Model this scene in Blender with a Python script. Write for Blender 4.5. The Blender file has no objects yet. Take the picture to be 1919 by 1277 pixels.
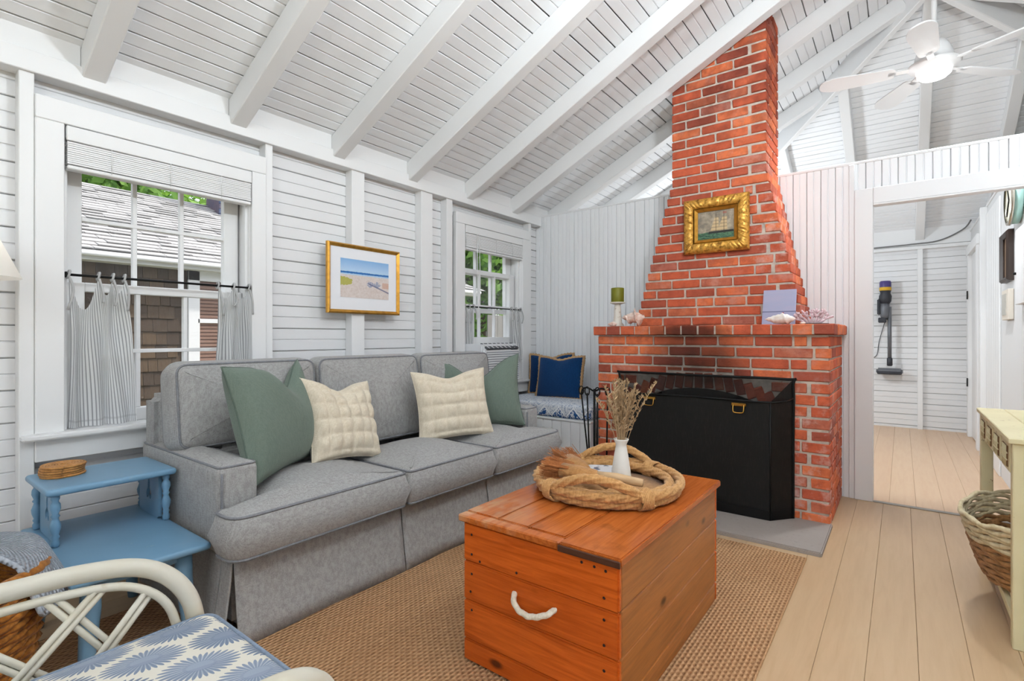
import bpy, bmesh, math, random
from mathutils import Vector, Matrix, Euler
random.seed(7)
PI = math.pi
sc = bpy.context.scene
COL = sc.collection

# ------------------------------------------------------------------ camera, sky, sun, exposure
cd = bpy.data.cameras.new('camera'); cam = bpy.data.objects.new('camera', cd); COL.objects.link(cam)
cam.location = (0, 0, 1.1); cam.rotation_euler = (PI/2, 0, math.radians(37.25))
cd.sensor_width = 36; cd.lens = 960/1919*36; cd.shift_y = -8.5/1919; cd.clip_start = .02
sc.camera = cam
w = bpy.data.worlds.new('sky'); sc.world = w; w.use_nodes = True
nt = w.node_tree; bg = nt.nodes['Background']
sky = nt.nodes.new('ShaderNodeTexSky'); sky.sky_type = 'NISHITA'; sky.sun_disc = False
sky.sun_elevation = math.radians(52); sky.sun_rotation = math.radians(60); sky.dust_density = 2.5; sky.air_density = 1.0
mx = nt.nodes.new('ShaderNodeMixRGB'); mx.inputs[0].default_value = .7
hs = nt.nodes.new('ShaderNodeMixRGB'); hs.blend_type = 'MULTIPLY'; hs.inputs[0].default_value = 1
hs.inputs[2].default_value = (.18, .18, .18, 1)
nt.links.new(sky.outputs[0], hs.inputs[1]); nt.links.new(hs.outputs[0], mx.inputs[1]); mx.inputs[2].default_value = (.92, .96, 1, 1)
nt.links.new(mx.outputs[0], bg.inputs[0]); bg.inputs[1].default_value = 1.15
sd = bpy.data.lights.new('sun', 'SUN'); sd.energy = 2.4; sd.angle = .03; sd.color = (1, .95, .86)
sun = bpy.data.objects.new('sun', sd); COL.objects.link(sun); sun.rotation_euler = Euler((math.radians(-38), math.radians(22), 0))
sc.view_settings.view_transform = 'Standard'; sc.view_settings.look = 'None'; sc.view_settings.gamma = 1
sc.view_settings.use_curve_mapping = False; sc.view_settings.exposure = 0.72
sc.cycles.max_bounces = 8; sc.cycles.diffuse_bounces = 4; sc.cycles.glossy_bounces = 2; sc.cycles.transmission_bounces = 3; sc.cycles.transparent_max_bounces = 12
sc.cycles.use_adaptive_sampling = True; sc.cycles.adaptive_threshold = .06; sc.cycles.adaptive_min_samples = 16
sc.cycles.sample_clamp_indirect = 6; sc.cycles.caustics_reflective = False; sc.cycles.caustics_refractive = False

# ------------------------------------------------------------------ material helpers
def C(h, a=1):
    h = h.lstrip('#'); v = [int(h[i:i+2], 16)/255 for i in (0, 2, 4)]
    return tuple(x/12.92 if x <= .04045 else ((x+.055)/1.055)**2.4 for x in v) + (a,)
class S:                                            # a socket with arithmetic
    def __init__(s, nt, o): s.nt = nt; s.o = o
    def m(s, op, b=None, c=None):
        n = s.nt.nodes.new('ShaderNodeMath'); n.operation = op
        for i, v in enumerate((s, b, c)):
            if v is None: continue
            if isinstance(v, S): s.nt.links.new(v.o, n.inputs[i])
            else: n.inputs[i].default_value = v
        return S(s.nt, n.outputs[0])
    def __add__(s, b): return s.m('ADD', b)
    def __sub__(s, b): return s.m('SUBTRACT', b)
    def __mul__(s, b): return s.m('MULTIPLY', b)
    def __truediv__(s, b): return s.m('DIVIDE', b)
    def lt(s, b): return s.m('LESS_THAN', b)
    def gt(s, b): return s.m('GREATER_THAN', b)
    def sin(s): return s.m('SINE')
    def abs(s): return s.m('ABSOLUTE')
    def frac(s): return s.m('FRACT')
    def floor(s): return s.m('FLOOR')
    def mx(s, b): return s.m('MAXIMUM', b)
    def mn(s, b): return s.m('MINIMUM', b)
    def ramp(s, a, b):
        n = s.nt.nodes.new('ShaderNodeMapRange'); n.clamp = True
        s.nt.links.new(s.o, n.inputs[0]); n.inputs[1].default_value = a; n.inputs[2].default_value = b
        return S(s.nt, n.outputs[0])
class Mat:
    def __init__(s, name, col=(.8, .8, .8, 1), rough=.6, metal=0, spec=.35):
        s.mat = bpy.data.materials.new(name); s.mat.use_nodes = True; s.nt = s.mat.node_tree
        s.b = s.nt.nodes['Principled BSDF']; s.col(col); s.set('Roughness', rough); s.set('Metallic', metal); s.set('Specular IOR Level', spec)
    def set(s, k, v):
        if isinstance(v, S): s.nt.links.new(v.o, s.b.inputs[k])
        else: s.b.inputs[k].default_value = v
    def col(s, v):
        if isinstance(v, str): v = C(v)
        s.last = v; s.set('Base Color', v)
    def new(s, t): return s.nt.nodes.new(t)
    def pos(s):
        n = s.new('ShaderNodeTexCoord'); return n.outputs['Object']
    def xyz(s, src=None):
        n = s.new('ShaderNodeSeparateXYZ'); s.nt.links.new(src or s.pos(), n.inputs[0]); return [S(s.nt, o) for o in n.outputs]
    def uv(s):
        n = s.new('ShaderNodeTexCoord'); return s.xyz(n.outputs['UV'])
    def world(s):
        n = s.new('ShaderNodeNewGeometry'); return n.outputs['Position']
    def rnd(s):
        n = s.new('ShaderNodeObjectInfo'); g = s.new('ShaderNodeNewGeometry')
        return (S(s.nt, n.outputs['Random']) + S(s.nt, g.outputs['Random Per Island'])).frac()
    def noise(s, scale=5, detail=3, rough=.5, vec=None, st=(1, 1, 1), dist=0):
        n = s.new('ShaderNodeTexNoise'); n.inputs['Scale'].default_value = scale; n.inputs['Detail'].default_value = detail
        n.inputs['Roughness'].default_value = rough; n.inputs['Distortion'].default_value = dist
        mp = s.new('ShaderNodeMapping'); mp.inputs['Scale'].default_value = st
        s.nt.links.new(vec or s.world(), mp.inputs[0]); s.nt.links.new(mp.outputs[0], n.inputs['Vector'])
        return S(s.nt, n.outputs[0])
    def voro(s, scale=5, vec=None, st=(1, 1, 1), feat='F1'):
        n = s.new('ShaderNodeTexVoronoi'); n.inputs['Scale'].default_value = scale; n.feature = feat
        mp = s.new('ShaderNodeMapping'); mp.inputs['Scale'].default_value = st
        s.nt.links.new(vec or s.world(), mp.inputs[0]); s.nt.links.new(mp.outputs[0], n.inputs['Vector'])
        return S(s.nt, n.outputs[0])
    def mix(s, f, a, b):
        n = s.new('ShaderNodeMixRGB')
        for i, v in ((0, f), (1, a), (2, b)):
            if isinstance(v, str): v = C(v)
            if isinstance(v, S): s.nt.links.new(v.o, n.inputs[i])
            else: n.inputs[i].default_value = v
        return S(s.nt, n.outputs[0])
    def over(s, f, c): s.col(s.mix(f, s.last, c)); return s
    def bump(s, h, st=.3, dist=.005):
        n = s.new('ShaderNodeBump'); n.inputs['Strength'].default_value = st; n.inputs['Distance'].default_value = dist
        s.nt.links.new(h.o, n.inputs['Height'])
        if s.b.inputs['Normal'].links: s.nt.links.new(s.b.inputs['Normal'].links[0].from_socket, n.inputs['Normal'])
        s.nt.links.new(n.outputs[0], s.b.inputs['Normal']); return s
    def glow(s, c, e): s.b.inputs['Emission Color'].default_value = c; s.b.inputs['Emission Strength'].default_value = e; return s
    def mixshader(s, kind, fac, col=(1, 1, 1, 1), rough=None):
        n = s.new(kind); n.inputs[0].default_value = col
        if rough is not None: n.inputs['Roughness'].default_value = rough
        x = s.new('ShaderNodeMixShader')
        if isinstance(fac, S): s.nt.links.new(fac.o, x.inputs[0])
        else: x.inputs[0].default_value = fac
        out = s.nt.nodes['Material Output']
        s.nt.links.new(s.b.outputs[0], x.inputs[1]); s.nt.links.new(n.outputs[0], x.inputs[2]); s.nt.links.new(x.outputs[0], out.inputs[0]); return s

def paint(name, col, rough=.5, var=.06):
    m = Mat(name, C(col), rough)
    n = m.noise(2.2, 1); r = m.rnd()
    m.over((n*.7 + r*.5).ramp(.3, 1.0)*var*2, tuple(x*.72 for x in C(col)[:3]) + (1,))
    return m
def wood(name, c1, c2, axis, rough=.35, knots=True):
    st = [22, 22, 22]; st[axis] = 1.3
    m = Mat(name, C(c1), rough)
    g = m.noise(3.2, 6, .62, None, st, .6); r = m.rnd()
    m.over(g.ramp(.38, .68), C(c2)); m.over((r*.45), C(c2))
    m.over(m.noise(3, 3).ramp(.5, .8)*.5, C(c1))
    if knots:
        s2 = [3.2, 3.2, 3.2]; s2[axis] = 1.6
        m.over(m.voro(2.3, None, s2).ramp(.13, .06)*.85, '#3a1a0c')
    m.bump(g, .12, .003); return m
def fabric(name, c1, c2, scale=260, rough=.95, amt=.7):
    m = Mat(name, C(c1), rough, 0, .1)
    a = m.noise(scale, 2, .6, None, (.25, 1, 1)); b = m.noise(scale, 2, .6, None, (1, .25, .12))
    m.over(((a + b)*.5).ramp(.4, .62)*amt, C(c2)); m.over(m.noise(3, 2).ramp(.4, .9)*.12, C(c2))
    m.bump(a + b, .35, .003); m.set('Sheen Weight', .15); return m

# ------------------------------------------------------------------ mesh helpers
def put(o, parent=None):
    COL.objects.link(o)
    if parent is not None:
        o.parent = parent
        o.matrix_parent_inverse = (Matrix.Translation(parent.location) @ parent.rotation_euler.to_matrix().to_4x4()).inverted() if parent.type == 'EMPTY' else Matrix()
    return o
def thing(name, label, cat, loc=(0, 0, 0), group=None, kind=None):
    o = bpy.data.objects.new(name, None); o.location = loc; o.empty_display_size = .1; COL.objects.link(o)
    return tag(o, label, cat, group, kind)
def tag(o, label=None, cat=None, group=None, kind=None):
    for k, v in (('label', label), ('category', cat), ('group', group), ('kind', kind)):
        if v: o[k] = v
    return o
def mesh(name, V, F, mat, parent=None, smooth=False, uv=None, bevel=0, seg=1):
    me = bpy.data.meshes.new(name); me.from_pydata([tuple(v) for v in V], [], F)
    if uv:
        l = me.uv_layers.new(name='UVMap')
        for lo in me.loops: l.data[lo.index].uv = uv[lo.vertex_index]
    bm = bmesh.new(); bm.from_mesh(me)
    if bevel: bmesh.ops.bevel(bm, geom=bm.edges[:], offset=bevel, segments=seg, affect='EDGES', clamp_overlap=True)
    bmesh.ops.recalc_face_normals(bm, faces=bm.faces[:]); bm.to_mesh(me); bm.free()
    if smooth: me.polygons.foreach_set('use_smooth', [True]*len(me.polygons))
    if mat: me.materials.append(mat.mat if isinstance(mat, Mat) else mat)
    o = bpy.data.objects.new(name, me); return put(o, parent)
class MB:                                           # several shapes -> one mesh
    def __init__(s): s.V = []; s.F = []; s.U = []
    def add(s, V, F, uv=None):
        b = len(s.V); s.V += [tuple(v) for v in V]; s.F += [tuple(i+b for i in f) for f in F]
        s.U += list(uv) if uv else [(0, 0)]*len(V); return s
    def build(s, name, mat, parent=None, smooth=False, **k): return mesh(name, s.V, s.F, mat, parent, smooth, **k)
BF = [(0, 1, 3, 2), (4, 6, 7, 5), (0, 4, 5, 1), (2, 3, 7, 6), (0, 2, 6, 4), (1, 5, 7, 3)]
def boxg(x0, x1, y0, y1, z0, z1): return [(x, y, z) for x in (x0, x1) for y in (y0, y1) for z in (z0, z1)], BF
def box(name, x0, x1, y0, y1, z0, z1, mat, parent=None, bevel=.003, **k): 
    V, F = boxg(x0, x1, y0, y1, z0, z1); return mesh(name, V, F, mat, parent, bevel=bevel, **k)
def xf(V, M): return [tuple(M @ Vector(v)) for v in V]
def frame_at(loc, rx=0, ry=0, rz=0): return Matrix.Translation(loc) @ Euler((rx, ry, rz)).to_matrix().to_4x4()
def beamg(p0, p1, w, d, up=(0, 0, 1)):              # box along p0-p1; d hangs below the line
    p0 = Vector(p0); p1 = Vector(p1); t = (p1-p0).normalized(); s = t.cross(Vector(up)).normalized(); u = s.cross(t)
    V = [q + s*a*w/2 + u*b for q in (p0, p1) for a in (-1, 1) for b in (-d, 0)]
    return [tuple(v) for v in V], BF
def tubeg(P, r, seg=8, closed=False, lobes=0, pitch=.04, amp=.15, cap=True):
    P = [Vector(p) for p in P]; n = len(P); R = r if isinstance(r, (list, tuple)) else [r]*n
    V = []; F = []; N = None; L = 0
    for i in range(n):
        a = P[(i-1) % n] if (i or closed) else P[0]; b = P[(i+1) % n] if (i < n-1 or closed) else P[-1]
        t = (b-a).normalized() if (b-a).length > 1e-9 else Vector((0, 0, 1))
        if N is None:
            N = t.cross(Vector((0, 0, 1)));
            if N.length < .1: N = t.cross(Vector((1, 0, 0)))
        N = (N - t*N.dot(t)).normalized(); B = t.cross(N)
        if i: L += (P[i]-P[i-1]).length
        for k in range(seg):
            a = 2*PI*k/seg; rr = R[i]*(1 + (amp*math.cos(lobes*a + 2*PI*L/pitch) if lobes else 0))
            V.append(P[i] + (N*math.cos(a) + B*math.sin(a))*rr)
    m = n if closed else n-1
    for i in range(m):
        for k in range(seg):
            F.append((i*seg+k, i*seg+(k+1) % seg, ((i+1) % n)*seg+(k+1) % seg, ((i+1) % n)*seg+k))
    if not closed and cap: F += [tuple(range(seg))[::-1], tuple(range((n-1)*seg, n*seg))]
    return [tuple(v) for v in V], F
def tube(name, P, r, mat, parent=None, seg=8, smooth=True, **k):
    V, F = tubeg(P, r, seg, **k); return mesh(name, V, F, mat, parent, smooth)
def latheg(prof, seg=20, loc=(0, 0, 0), close=True):
    V = []; F = []; n = len(prof)
    for r, z in prof:
        for k in range(seg):
            a = 2*PI*k/seg; V.append((loc[0]+r*math.cos(a), loc[1]+r*math.sin(a), loc[2]+z))
    for i in range(n-1):
        for k in range(seg): F.append((i*seg+k, i*seg+(k+1) % seg, (i+1)*seg+(k+1) % seg, (i+1)*seg+k))
    if close: F += [tuple(range(seg))[::-1], tuple(range((n-1)*seg, n*seg))]
    return V, F
def lathe(name, prof, mat, parent=None, seg=20, loc=(0, 0, 0), smooth=True, close=True, M=None):
    V, F = latheg(prof, seg, loc, close)
    if M: V = xf(V, M)
    return mesh(name, V, F, mat, parent, smooth)
def curve(pts, n=8, closed=False):                  # Catmull-Rom through points
    P = [Vector(p) for p in pts]; m = len(P); out = []
    for i in range(m if closed else m-1):
        g = lambda j: P[j % m] if closed else P[max(0, min(m-1, j))]
        a, b, c, d = g(i-1), g(i), g(i+1), g(i+2)
        for k in range(n):
            t = k/n; out.append(.5*((2*b) + (c-a)*t + (2*a-5*b+4*c-d)*t*t + (3*b-a-3*c+d)*t**3))
    if not closed: out.append(P[-1])
    return out
def outline(pts, rad, step=.05):                    # rounded polygon (CCW) with short edges
    n = len(pts); out = []; rad = rad if isinstance(rad, (list, tuple)) else [rad]*n
    for i in range(n):
        p = Vector(pts[i]); a = (Vector(pts[i-1])-p); b = (Vector(pts[(i+1) % n])-p)
        r = min(rad[i], a.length*.49, b.length*.49); a.normalize(); b.normalize()
        for k in range(7):
            t = k/6; q0 = p + a*r*(1-t); q1 = p + b*r*t; out.append(q0*(1-t) + q1*t)
    res = []
    for i, p in enumerate(out):
        q = out[(i+1) % len(out)]; L = (q-p).length
        if L < 1e-6: continue
        k = max(1, int(L/step))
        for j in range(k): res.append(p.lerp(q, j/k))
    return res
def inset(P, d):
    n = len(P); out = []
    for i in range(n):
        t = (P[(i+1) % n]-P[i-1]); t.normalize(); out.append(P[i] + Vector((-t.y, t.x))*d)
    return out
def padg(O, z0, z1, r, crown=.02, crownb=0, bulge=0, center=None, rings=6):
    c = center or sum(O, Vector((0, 0)))/len(O); c = Vector(c); R = []
    def half(sgn):
        L = []
        for k in range(5):
            a = PI/2*k/4; d = r*(1-math.cos(a)); z = (z1-r+r*math.sin(a)) if sgn > 0 else (z0+r-r*math.sin(a))
            L.append([(p.x, p.y, z) for p in inset(O, d)])
        I = inset(O, r); xs_ = [p.x for p in I]; ys_ = [p.y for p in I]; bc = ((min(xs_)+max(xs_))/2, (min(ys_)+max(ys_))/2); bh = ((max(xs_)-min(xs_))/2, (max(ys_)-min(ys_))/2); zt = z1 if sgn > 0 else z0; cr = crown if sgn > 0 else -crownb
        for k in range(1, rings+1):
            s = max(1-k/rings, .004); L.append([(c.x+(p.x-c.x)*s, c.y+(p.y-c.y)*s, zt + cr*(1-s**4)*(max(0, 1-((c.x+(p.x-c.x)*s-bc[0])/bh[0])**2)*max(0, 1-((c.y+(p.y-c.y)*s-bc[1])/bh[1])**2))**.55) for p in I])
        return L
    T = half(1); B = half(-1); n = len(O)
    mid = [(p.x, p.y, (z0+z1)/2) for p in inset(O, -bulge)]
    R = B[::-1] + [mid] + T; V = [v for ring in R for v in ring]; F = []
    for i in range(len(R)-1):
        for k in range(n): F.append((i*n+k, i*n+(k+1) % n, (i+1)*n+(k+1) % n, (i+1)*n+k))
    F += [tuple(range(n))[::-1], tuple(range((len(R)-1)*n, len(R)*n))]
    pt = [Vector((p.x, p.y, z1-r*.3)) for p in inset(O, r*.25)]; pb = [Vector((p.x, p.y, z0+r*.3)) for p in inset(O, r*.25)]
    return V, F, pt, pb
def pad(name, O, z0, z1, r, mat, parent, crown=.02, crownb=0, bulge=0, M=None, piping=None, pr_=.005, both=True, center=None):
    V, F, pt, pb = padg(O, z0, z1, r, crown, crownb, bulge, center)
    if M: V = xf(V, M); pt = [M @ p for p in pt]; pb = [M @ p for p in pb]
    o = mesh(name, V, F, mat, parent, True)
    if piping:
        for path in ((pt, pb) if both else (pt,)): tube('piping', path, pr_, piping, o, 6, closed=True)
    return o
def sub(o, lv=1):
    m = o.modifiers.new('sub', 'SUBSURF'); m.levels = lv; m.render_levels = lv; return o
# lapped, grooved boards: u across (0..w), l along, v out of the wall
def boardg(w, t, g, bead, O, U, L, N, l0a, l0b, l1a, l1b, ch=.003):
    h = w/2; pr = [(g/2, -t), (g/2, -ch*1.3), (g/2+ch, 0)]
    if bead: pr += [(h-.0045, 0), (h-.0015, -.0065), (h+.0015, -.0065), (h+.0045, 0)]
    pr += [(w-g/2-ch, 0), (w-g/2, -ch*1.3), (w-g/2, -t)]
    O, U, L, N = map(Vector, (O, U, L, N)); n = len(pr); V = []
    for a, b in ((l0a, l0b), (l1a, l1b)):
        for u, v in pr: V.append(tuple(O + U*u + L*(a + (b-a)*u/w) + N*v))
    F = [(i, i+1, n+i+1, n+i) for i in range(n-1)] + [(n-1, 0, n, 2*n-1), tuple(range(n))[::-1], tuple(range(n, 2*n))]
    return V, F
def board(parent, mat, w, O, U, L, N, l0a, l0b, l1a, l1b, t=.018, g=.0042, bead=True, name='board', ch=.003):
    g = g*random.uniform(.6, 1.5); dv = random.uniform(-.4, .4)*ch; O = Vector(O)+Vector(N)*dv
    V, F = boardg(w, t, g, bead, O, U, L, N, l0a, l0b, l1a, l1b, ch); return mesh(name, V, F, mat, parent)
def spans(a, b, holes):                             # [a,b] minus holes
    out = [(a, b)]
    for h0, h1 in holes:
        out = [s for p in out for s in ((p[0], min(p[1], h0)), (max(p[0], h1), p[1])) if s[1]-s[0] > .004]
    return out
# ------------------------------------------------------------------ materials
WHITE = paint('white_paint', '#e4e4e5', .55, .04)
TRIM = paint('white_trim', '#e8e8e8', .45, .03)
BEAD = paint('cool_white_beadboard', '#eff0f1', .5, .025)
CEILM = paint('ceiling_white', '#f0f1f3', .6, .025)
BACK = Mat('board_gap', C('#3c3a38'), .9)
PLAIN = Mat('plain_white', C('#dadada'), .8)
GLASS = Mat('window_glass', (1, 1, 1, 1), .02); GLASS.mixshader('ShaderNodeBsdfTransparent', .95)
BLACK = Mat('black_iron', C('#141414'), .5, .4)
def floor_mat(name, c1, c2):
    m = Mat(name, C(c1), .32, 0, .4); r = m.rnd()
    g = m.noise(4, 3, .6, None, (9, .8, 1), .4); m.over(g.ramp(.4, .75)*.5, C(c2)); m.over(r*.35, C(c2))
    m.over(m.noise(26, 4, .7).ramp(.66, .78)*.3, '#b39a80'); return m
FLOORM = floor_mat('pale_pine_floor', '#c8aa86', '#b5946f'); HALLM = floor_mat('hall_pine_floor', '#d8b896', '#c99f7c')

# ------------------------------------------------------------------ the room shell
XL, YP, YF, XR, XE, YB = -2.87, 4.165, 7.745, .62, 3.2, -2.7      # left wall, partition, far wall, hall wall, outer wall, wall behind the camera
ZC = lambda X: 2.68 + .485*(X+2.1)                                 # ceiling boards above X (left slope)
RX = .17; HIP = lambda X: 4.94 - X; SL = .485
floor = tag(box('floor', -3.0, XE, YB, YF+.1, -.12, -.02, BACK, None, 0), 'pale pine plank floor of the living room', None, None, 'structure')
x = -.095 - .14*20
while x < XE:
    board(floor, FLOORM, .14, (x, 0, 0), (1, 0, 0), (0, 1, 0), (0, 0, 1), YB, YB, YP, YP, .02, .0006, False, 'plank', .0012)
    if -1.5 < x < .66: board(floor, HALLM, .14, (x+.03, 0, 0), (1, 0, 0), (0, 1, 0), (0, 0, 1), YP+.012, YP+.012, YF, YF, .02, .0005, False, 'hall_plank', .001)
    x += .14
STEEL = Mat('dull_metal_strip', C('#9a948c'), .35, .8)
box('threshold_strip', -.15, XR, YP-.02, YP+.015, -.001, .006, STEEL, floor)

W1 = (.574, 1.353, .70, 1.99); W2 = (3.05, 3.835, .70, 2.0)        # the two sash windows: y0 y1 z0 z1
def shell(name, boxes, label):
    m = MB()
    for b in boxes: m.add(*boxg(*b))
    return tag(m.build(name, PLAIN), label, None, None, 'structure')
wl = shell('wall_left', [(-3.0, XL-.016, YB, W1[0], -.05, 2.36), (-3.0, XL-.016, W1[1], W2[0], -.05, 2.36), (-3.0, XL-.016, W2[1], YF+.1, -.05, 2.36)]
           + [(-3.0, XL-.016, a, b, -.05, .70) for a, b in (W1[:2], W2[:2])] + [(-3.0, XL-.016, a[0], a[1], a[3], 2.36) for a in (W1, W2)], 'white horizontal beadboard wall with two sash windows')
P = .1325; z = .0835 - P
while z < 2.24:
    hs_ = [(a[0]-.06, a[1]+.06) for a in (W1, W2) if z+P > a[2]-.05 and z < a[3]+.04]
    for a, b in spans(YB, YP, hs_):
        if b > .2: board(wl, WHITE, P, (XL, 0, z), (0, 0, 1), (0, 1, 0), (1, 0, 0), a, a, b, b)
    z += P
for a, b in ((-1.5, -1.41), (-.5, -.41), (.435, .482), (1.43, 1.472), (1.99, 2.088), (2.585, 2.70), (2.85, 2.915), (3.946, 3.985)):
    box('stud', XL, -2.80, a, b, 0, 2.17, TRIM, wl, .003)
box('top_plate', XL, -2.785, YB, YP-.03, 2.165, 2.252, TRIM, wl, .003)

# partition with upright boards, cased opening at the hall side
DX0 = -.15; DZ = 1.975
wi = shell('wall_inner', [(XL-.1, DX0-.02, YP+.018, YP+.08, -.02, 2.26), (DX0-.02, XR+.02, YP+.018, YP+.08, DZ+.02, 2.26)], 'white upright beadboard partition with a cased opening')
P = .0865; x = -.104 - P*32
while x < XR+.1:
    z0 = DZ+.02 if x+P > DX0-.05 else 0
    board(wi, BEAD, P, (x, YP, 0), (1, 0, 0), (0, 0, 1), (0, -1, 0), z0, z0, 2.268, 2.268, .016, .003)
    x += P
box('cap_rail', XL, XR+.1, YP-.004, YP+.085, 2.26, 2.278, TRIM, wi)
tr = tag(box('trim_1', DX0-.103, DX0, YP-.022, YP+.1, 0, DZ+.108, TRIM, None, .004), 'flat white casing board beside the hall opening', None, None, 'structure')
tr = tag(box('trim_2', DX0, XR+.1, YP-.024, YP+.1, DZ, DZ+.108, TRIM, None, .004), 'flat white header board over the hall opening', None, None, 'structure')
box('stop_bead', DX0, XR, YP-.03, YP+.02, DZ-.012, DZ, TRIM, tr)
tag(box('baseboard_inner', DX0-.135, DX0-.103, YP-.012, YP, 0, 2.26, TRIM, None, .003), 'thin white corner strip beside the fireplace', None, None, 'structure')

# hall: far wall and hall wall
wf = shell('wall_far', [(XL-.1, XE, YF+.016, YF+.1, -.02, 2.4)], 'white horizontal boarded far wall of the hall')
P = .1325; z = .03 - P
while z < 2.14:
    board(wf, WHITE, P, (-1.6, YF, z), (0, 0, 1), (1, 0, 0), (0, -1, 0), 0, 0, 2.3, 2.3, .016, .0045); z += P
box('stud', .15, .20, YF-.05, YF, 0, 2.14, TRIM, wf); box('stud', -.9, -.85, YF-.05, YF, 0, 2.14, TRIM, wf)
box('top_plate', -1.6, .7, YF-.07, YF, 2.12, 2.16, TRIM, wf); box('blocking', -1.6, .7, YF-.055, YF, 2.165, 2.38, TRIM, wf)
tube('cable', curve([(-.5, YF-.08, 2.17), (.1, YF-.085, 2.18), (.35, YF-.09, 2.2), (.55, YF-.1, 2.3), (.6, YF-.3, 2.36)]), .008, Mat('grey_cable', C('#777777'), .6), wf, 6)
wr = shell('wall_right', [(XR, XR+.1, 2.05, YF, -.02, 2.27)], 'plain white hall wall hung with small pictures')
box('cap_rail', XR-.01, XR+.11, 2.05, YF, 2.27, 2.29, TRIM, wr)
d = tag(box('door_1', XR-.012, XR, 6.72, 7.45, .01, 1.98, TRIM, None, .003), 'white boarded hall door beyond the opening', None, None, 'structure')
for yy in (6.60, 7.45): box('casing', XR-.045, XR, yy, yy+.12, 0, 2.06, TRIM, d, .003)
box('casing', XR-.05, XR, 6.58, 7.6, 1.98, 2.08, TRIM, d, .003)
for zz in (.55, 1.5): box('hinge', XR-.055, XR-.045, 7.44, 7.47, zz, zz+.09, BLACK, d, .001)
for yy in (5.5, 5.63, 5.76, 5.89, 6.02, 6.15): box('panel_board', XR-.012, XR, yy, yy+.127, 0, 2.2, TRIM, wr, .003)
box('corner_post', XR-.05, XR, 6.28, 6.36, 0, 2.27, TRIM, wr, .003)

# rest of the room, out of view: outer wall and wall behind the camera, wide windows added in both for daylight
wo = shell('wall_outer', [(XE, XE+.1, YB, YF+.1, -.05, .35), (XE, XE+.1, YB, YF+.1, 2.1, 2.36), (XE, XE+.1, YB, -2.3, .35, 2.1), (XE, XE+.1, 1.9, YF+.1, .35, 2.1)], 'white outer wall across the room from the sofa')
wb = shell('wall_front', [(-3, XE, YB-.1, YB, -.05, .1), (-3, XE, YB-.1, YB, 2.1, 2.36), (-3, -2.4, YB-.1, YB, .1, 2.1), (2.7, XE, YB-.1, YB, .1, 2.1)], 'white wall opposite the fireplace')
mesh('gable', [(-3, YB, 2.36), (XE+.14, YB, 2.36), (RX, YB, ZC(RX)+.1), (-3, YB-.1, 2.36), (XE+.14, YB-.1, 2.36), (RX, YB-.1, ZC(RX)+.1)], [(0, 1, 2), (3, 5, 4), (0, 3, 4, 1), (1, 4, 5, 2), (2, 5, 3, 0)], PLAIN, wb)
w3 = thing('added_window_3', 'unseen wide glazed doors added for daylight opposite the fireplace', None, (0, YB, 0), None, 'structure')
for k in range(6): box('mullion', -2.4+k*1.02-.03, -2.4+k*1.02+.03, YB-.07, YB-.03, .1, 2.1, TRIM, w3)
w4 = thing('added_window_4', 'unseen wide window added for daylight in the outer wall', None, (XE, 0, 0), None, 'structure')
for k in range(5): box('mullion', XE+.03, XE+.07, -2.3+k*1.05-.03, -2.3+k*1.05+.03, .35, 2.1, TRIM, w4)

# ceiling: boards on three slopes, rafters under them
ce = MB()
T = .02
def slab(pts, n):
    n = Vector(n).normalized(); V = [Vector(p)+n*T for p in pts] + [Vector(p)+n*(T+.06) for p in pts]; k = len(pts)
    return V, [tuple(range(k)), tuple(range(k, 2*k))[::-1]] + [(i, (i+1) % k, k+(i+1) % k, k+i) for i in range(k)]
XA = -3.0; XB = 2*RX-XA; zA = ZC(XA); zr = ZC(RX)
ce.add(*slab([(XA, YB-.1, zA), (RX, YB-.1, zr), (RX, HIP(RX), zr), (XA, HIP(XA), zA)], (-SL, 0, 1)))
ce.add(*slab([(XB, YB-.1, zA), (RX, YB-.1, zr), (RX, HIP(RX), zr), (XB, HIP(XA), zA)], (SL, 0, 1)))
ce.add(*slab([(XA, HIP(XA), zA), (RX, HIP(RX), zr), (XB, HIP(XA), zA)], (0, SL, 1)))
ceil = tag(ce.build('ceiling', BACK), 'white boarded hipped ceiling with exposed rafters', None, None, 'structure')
dX = .1165; q = math.sqrt(1+SL*SL); wd = dX*q
Xs = []; X = -2.649 - dX*2
while X < RX - .01: Xs.append(X); X += dX
for X in Xs:
    X2 = min(X+dX, RX); ww = (X2-X)*q
    if ww < .03: continue
    board(ceil, CEILM, ww, (X, 0, ZC(X)), (1/q, 0, SL/q), (0, 1, 0), (SL/q, 0, -1/q), YB, YB, HIP(X), HIP(X2), .018, .0058)
    board(ceil, CEILM, ww, (2*RX-X, 0, ZC(X)), (-1/q, 0, SL/q), (0, 1, 0), (-SL/q, 0, -1/q), YB, YB, HIP(X), HIP(X2), .018, .0058)
    board(ceil, CEILM, ww, (0, HIP(X), ZC(X)), (0, -1/q, SL/q), (1, 0, 0), (0, -SL/q, -1/q), X, X2, 2*RX-X, 2*RX-X2, .018, .0058)
RW, RD = .085, .125
def rafter(p0, p1, w=RW, d=RD, name='rafter'):
    V, F = beamg(p0, p1, w, d); mesh(name, V, F, TRIM, ceil, bevel=.005)
for n in range(-6, 11):
    y = 1.237 + .607*n + RW/2
    if y > HIP(-2.6): continue
    xt = min(RX-.02, HIP(0)-y-.03)
    rafter((-2.885, y, ZC(-2.885)), (xt, y, ZC(xt)))
    rafter((2*RX+2.85, y, ZC(-2.85)), (2*RX-xt, y, ZC(xt)))
    if n < 10 and y < YF:
        box('blocking', -2.83, -2.80, y+RW/2+.001, y+.607-RW/2-.001, 2.253, 2.36, TRIM, ceil, .002)
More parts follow.
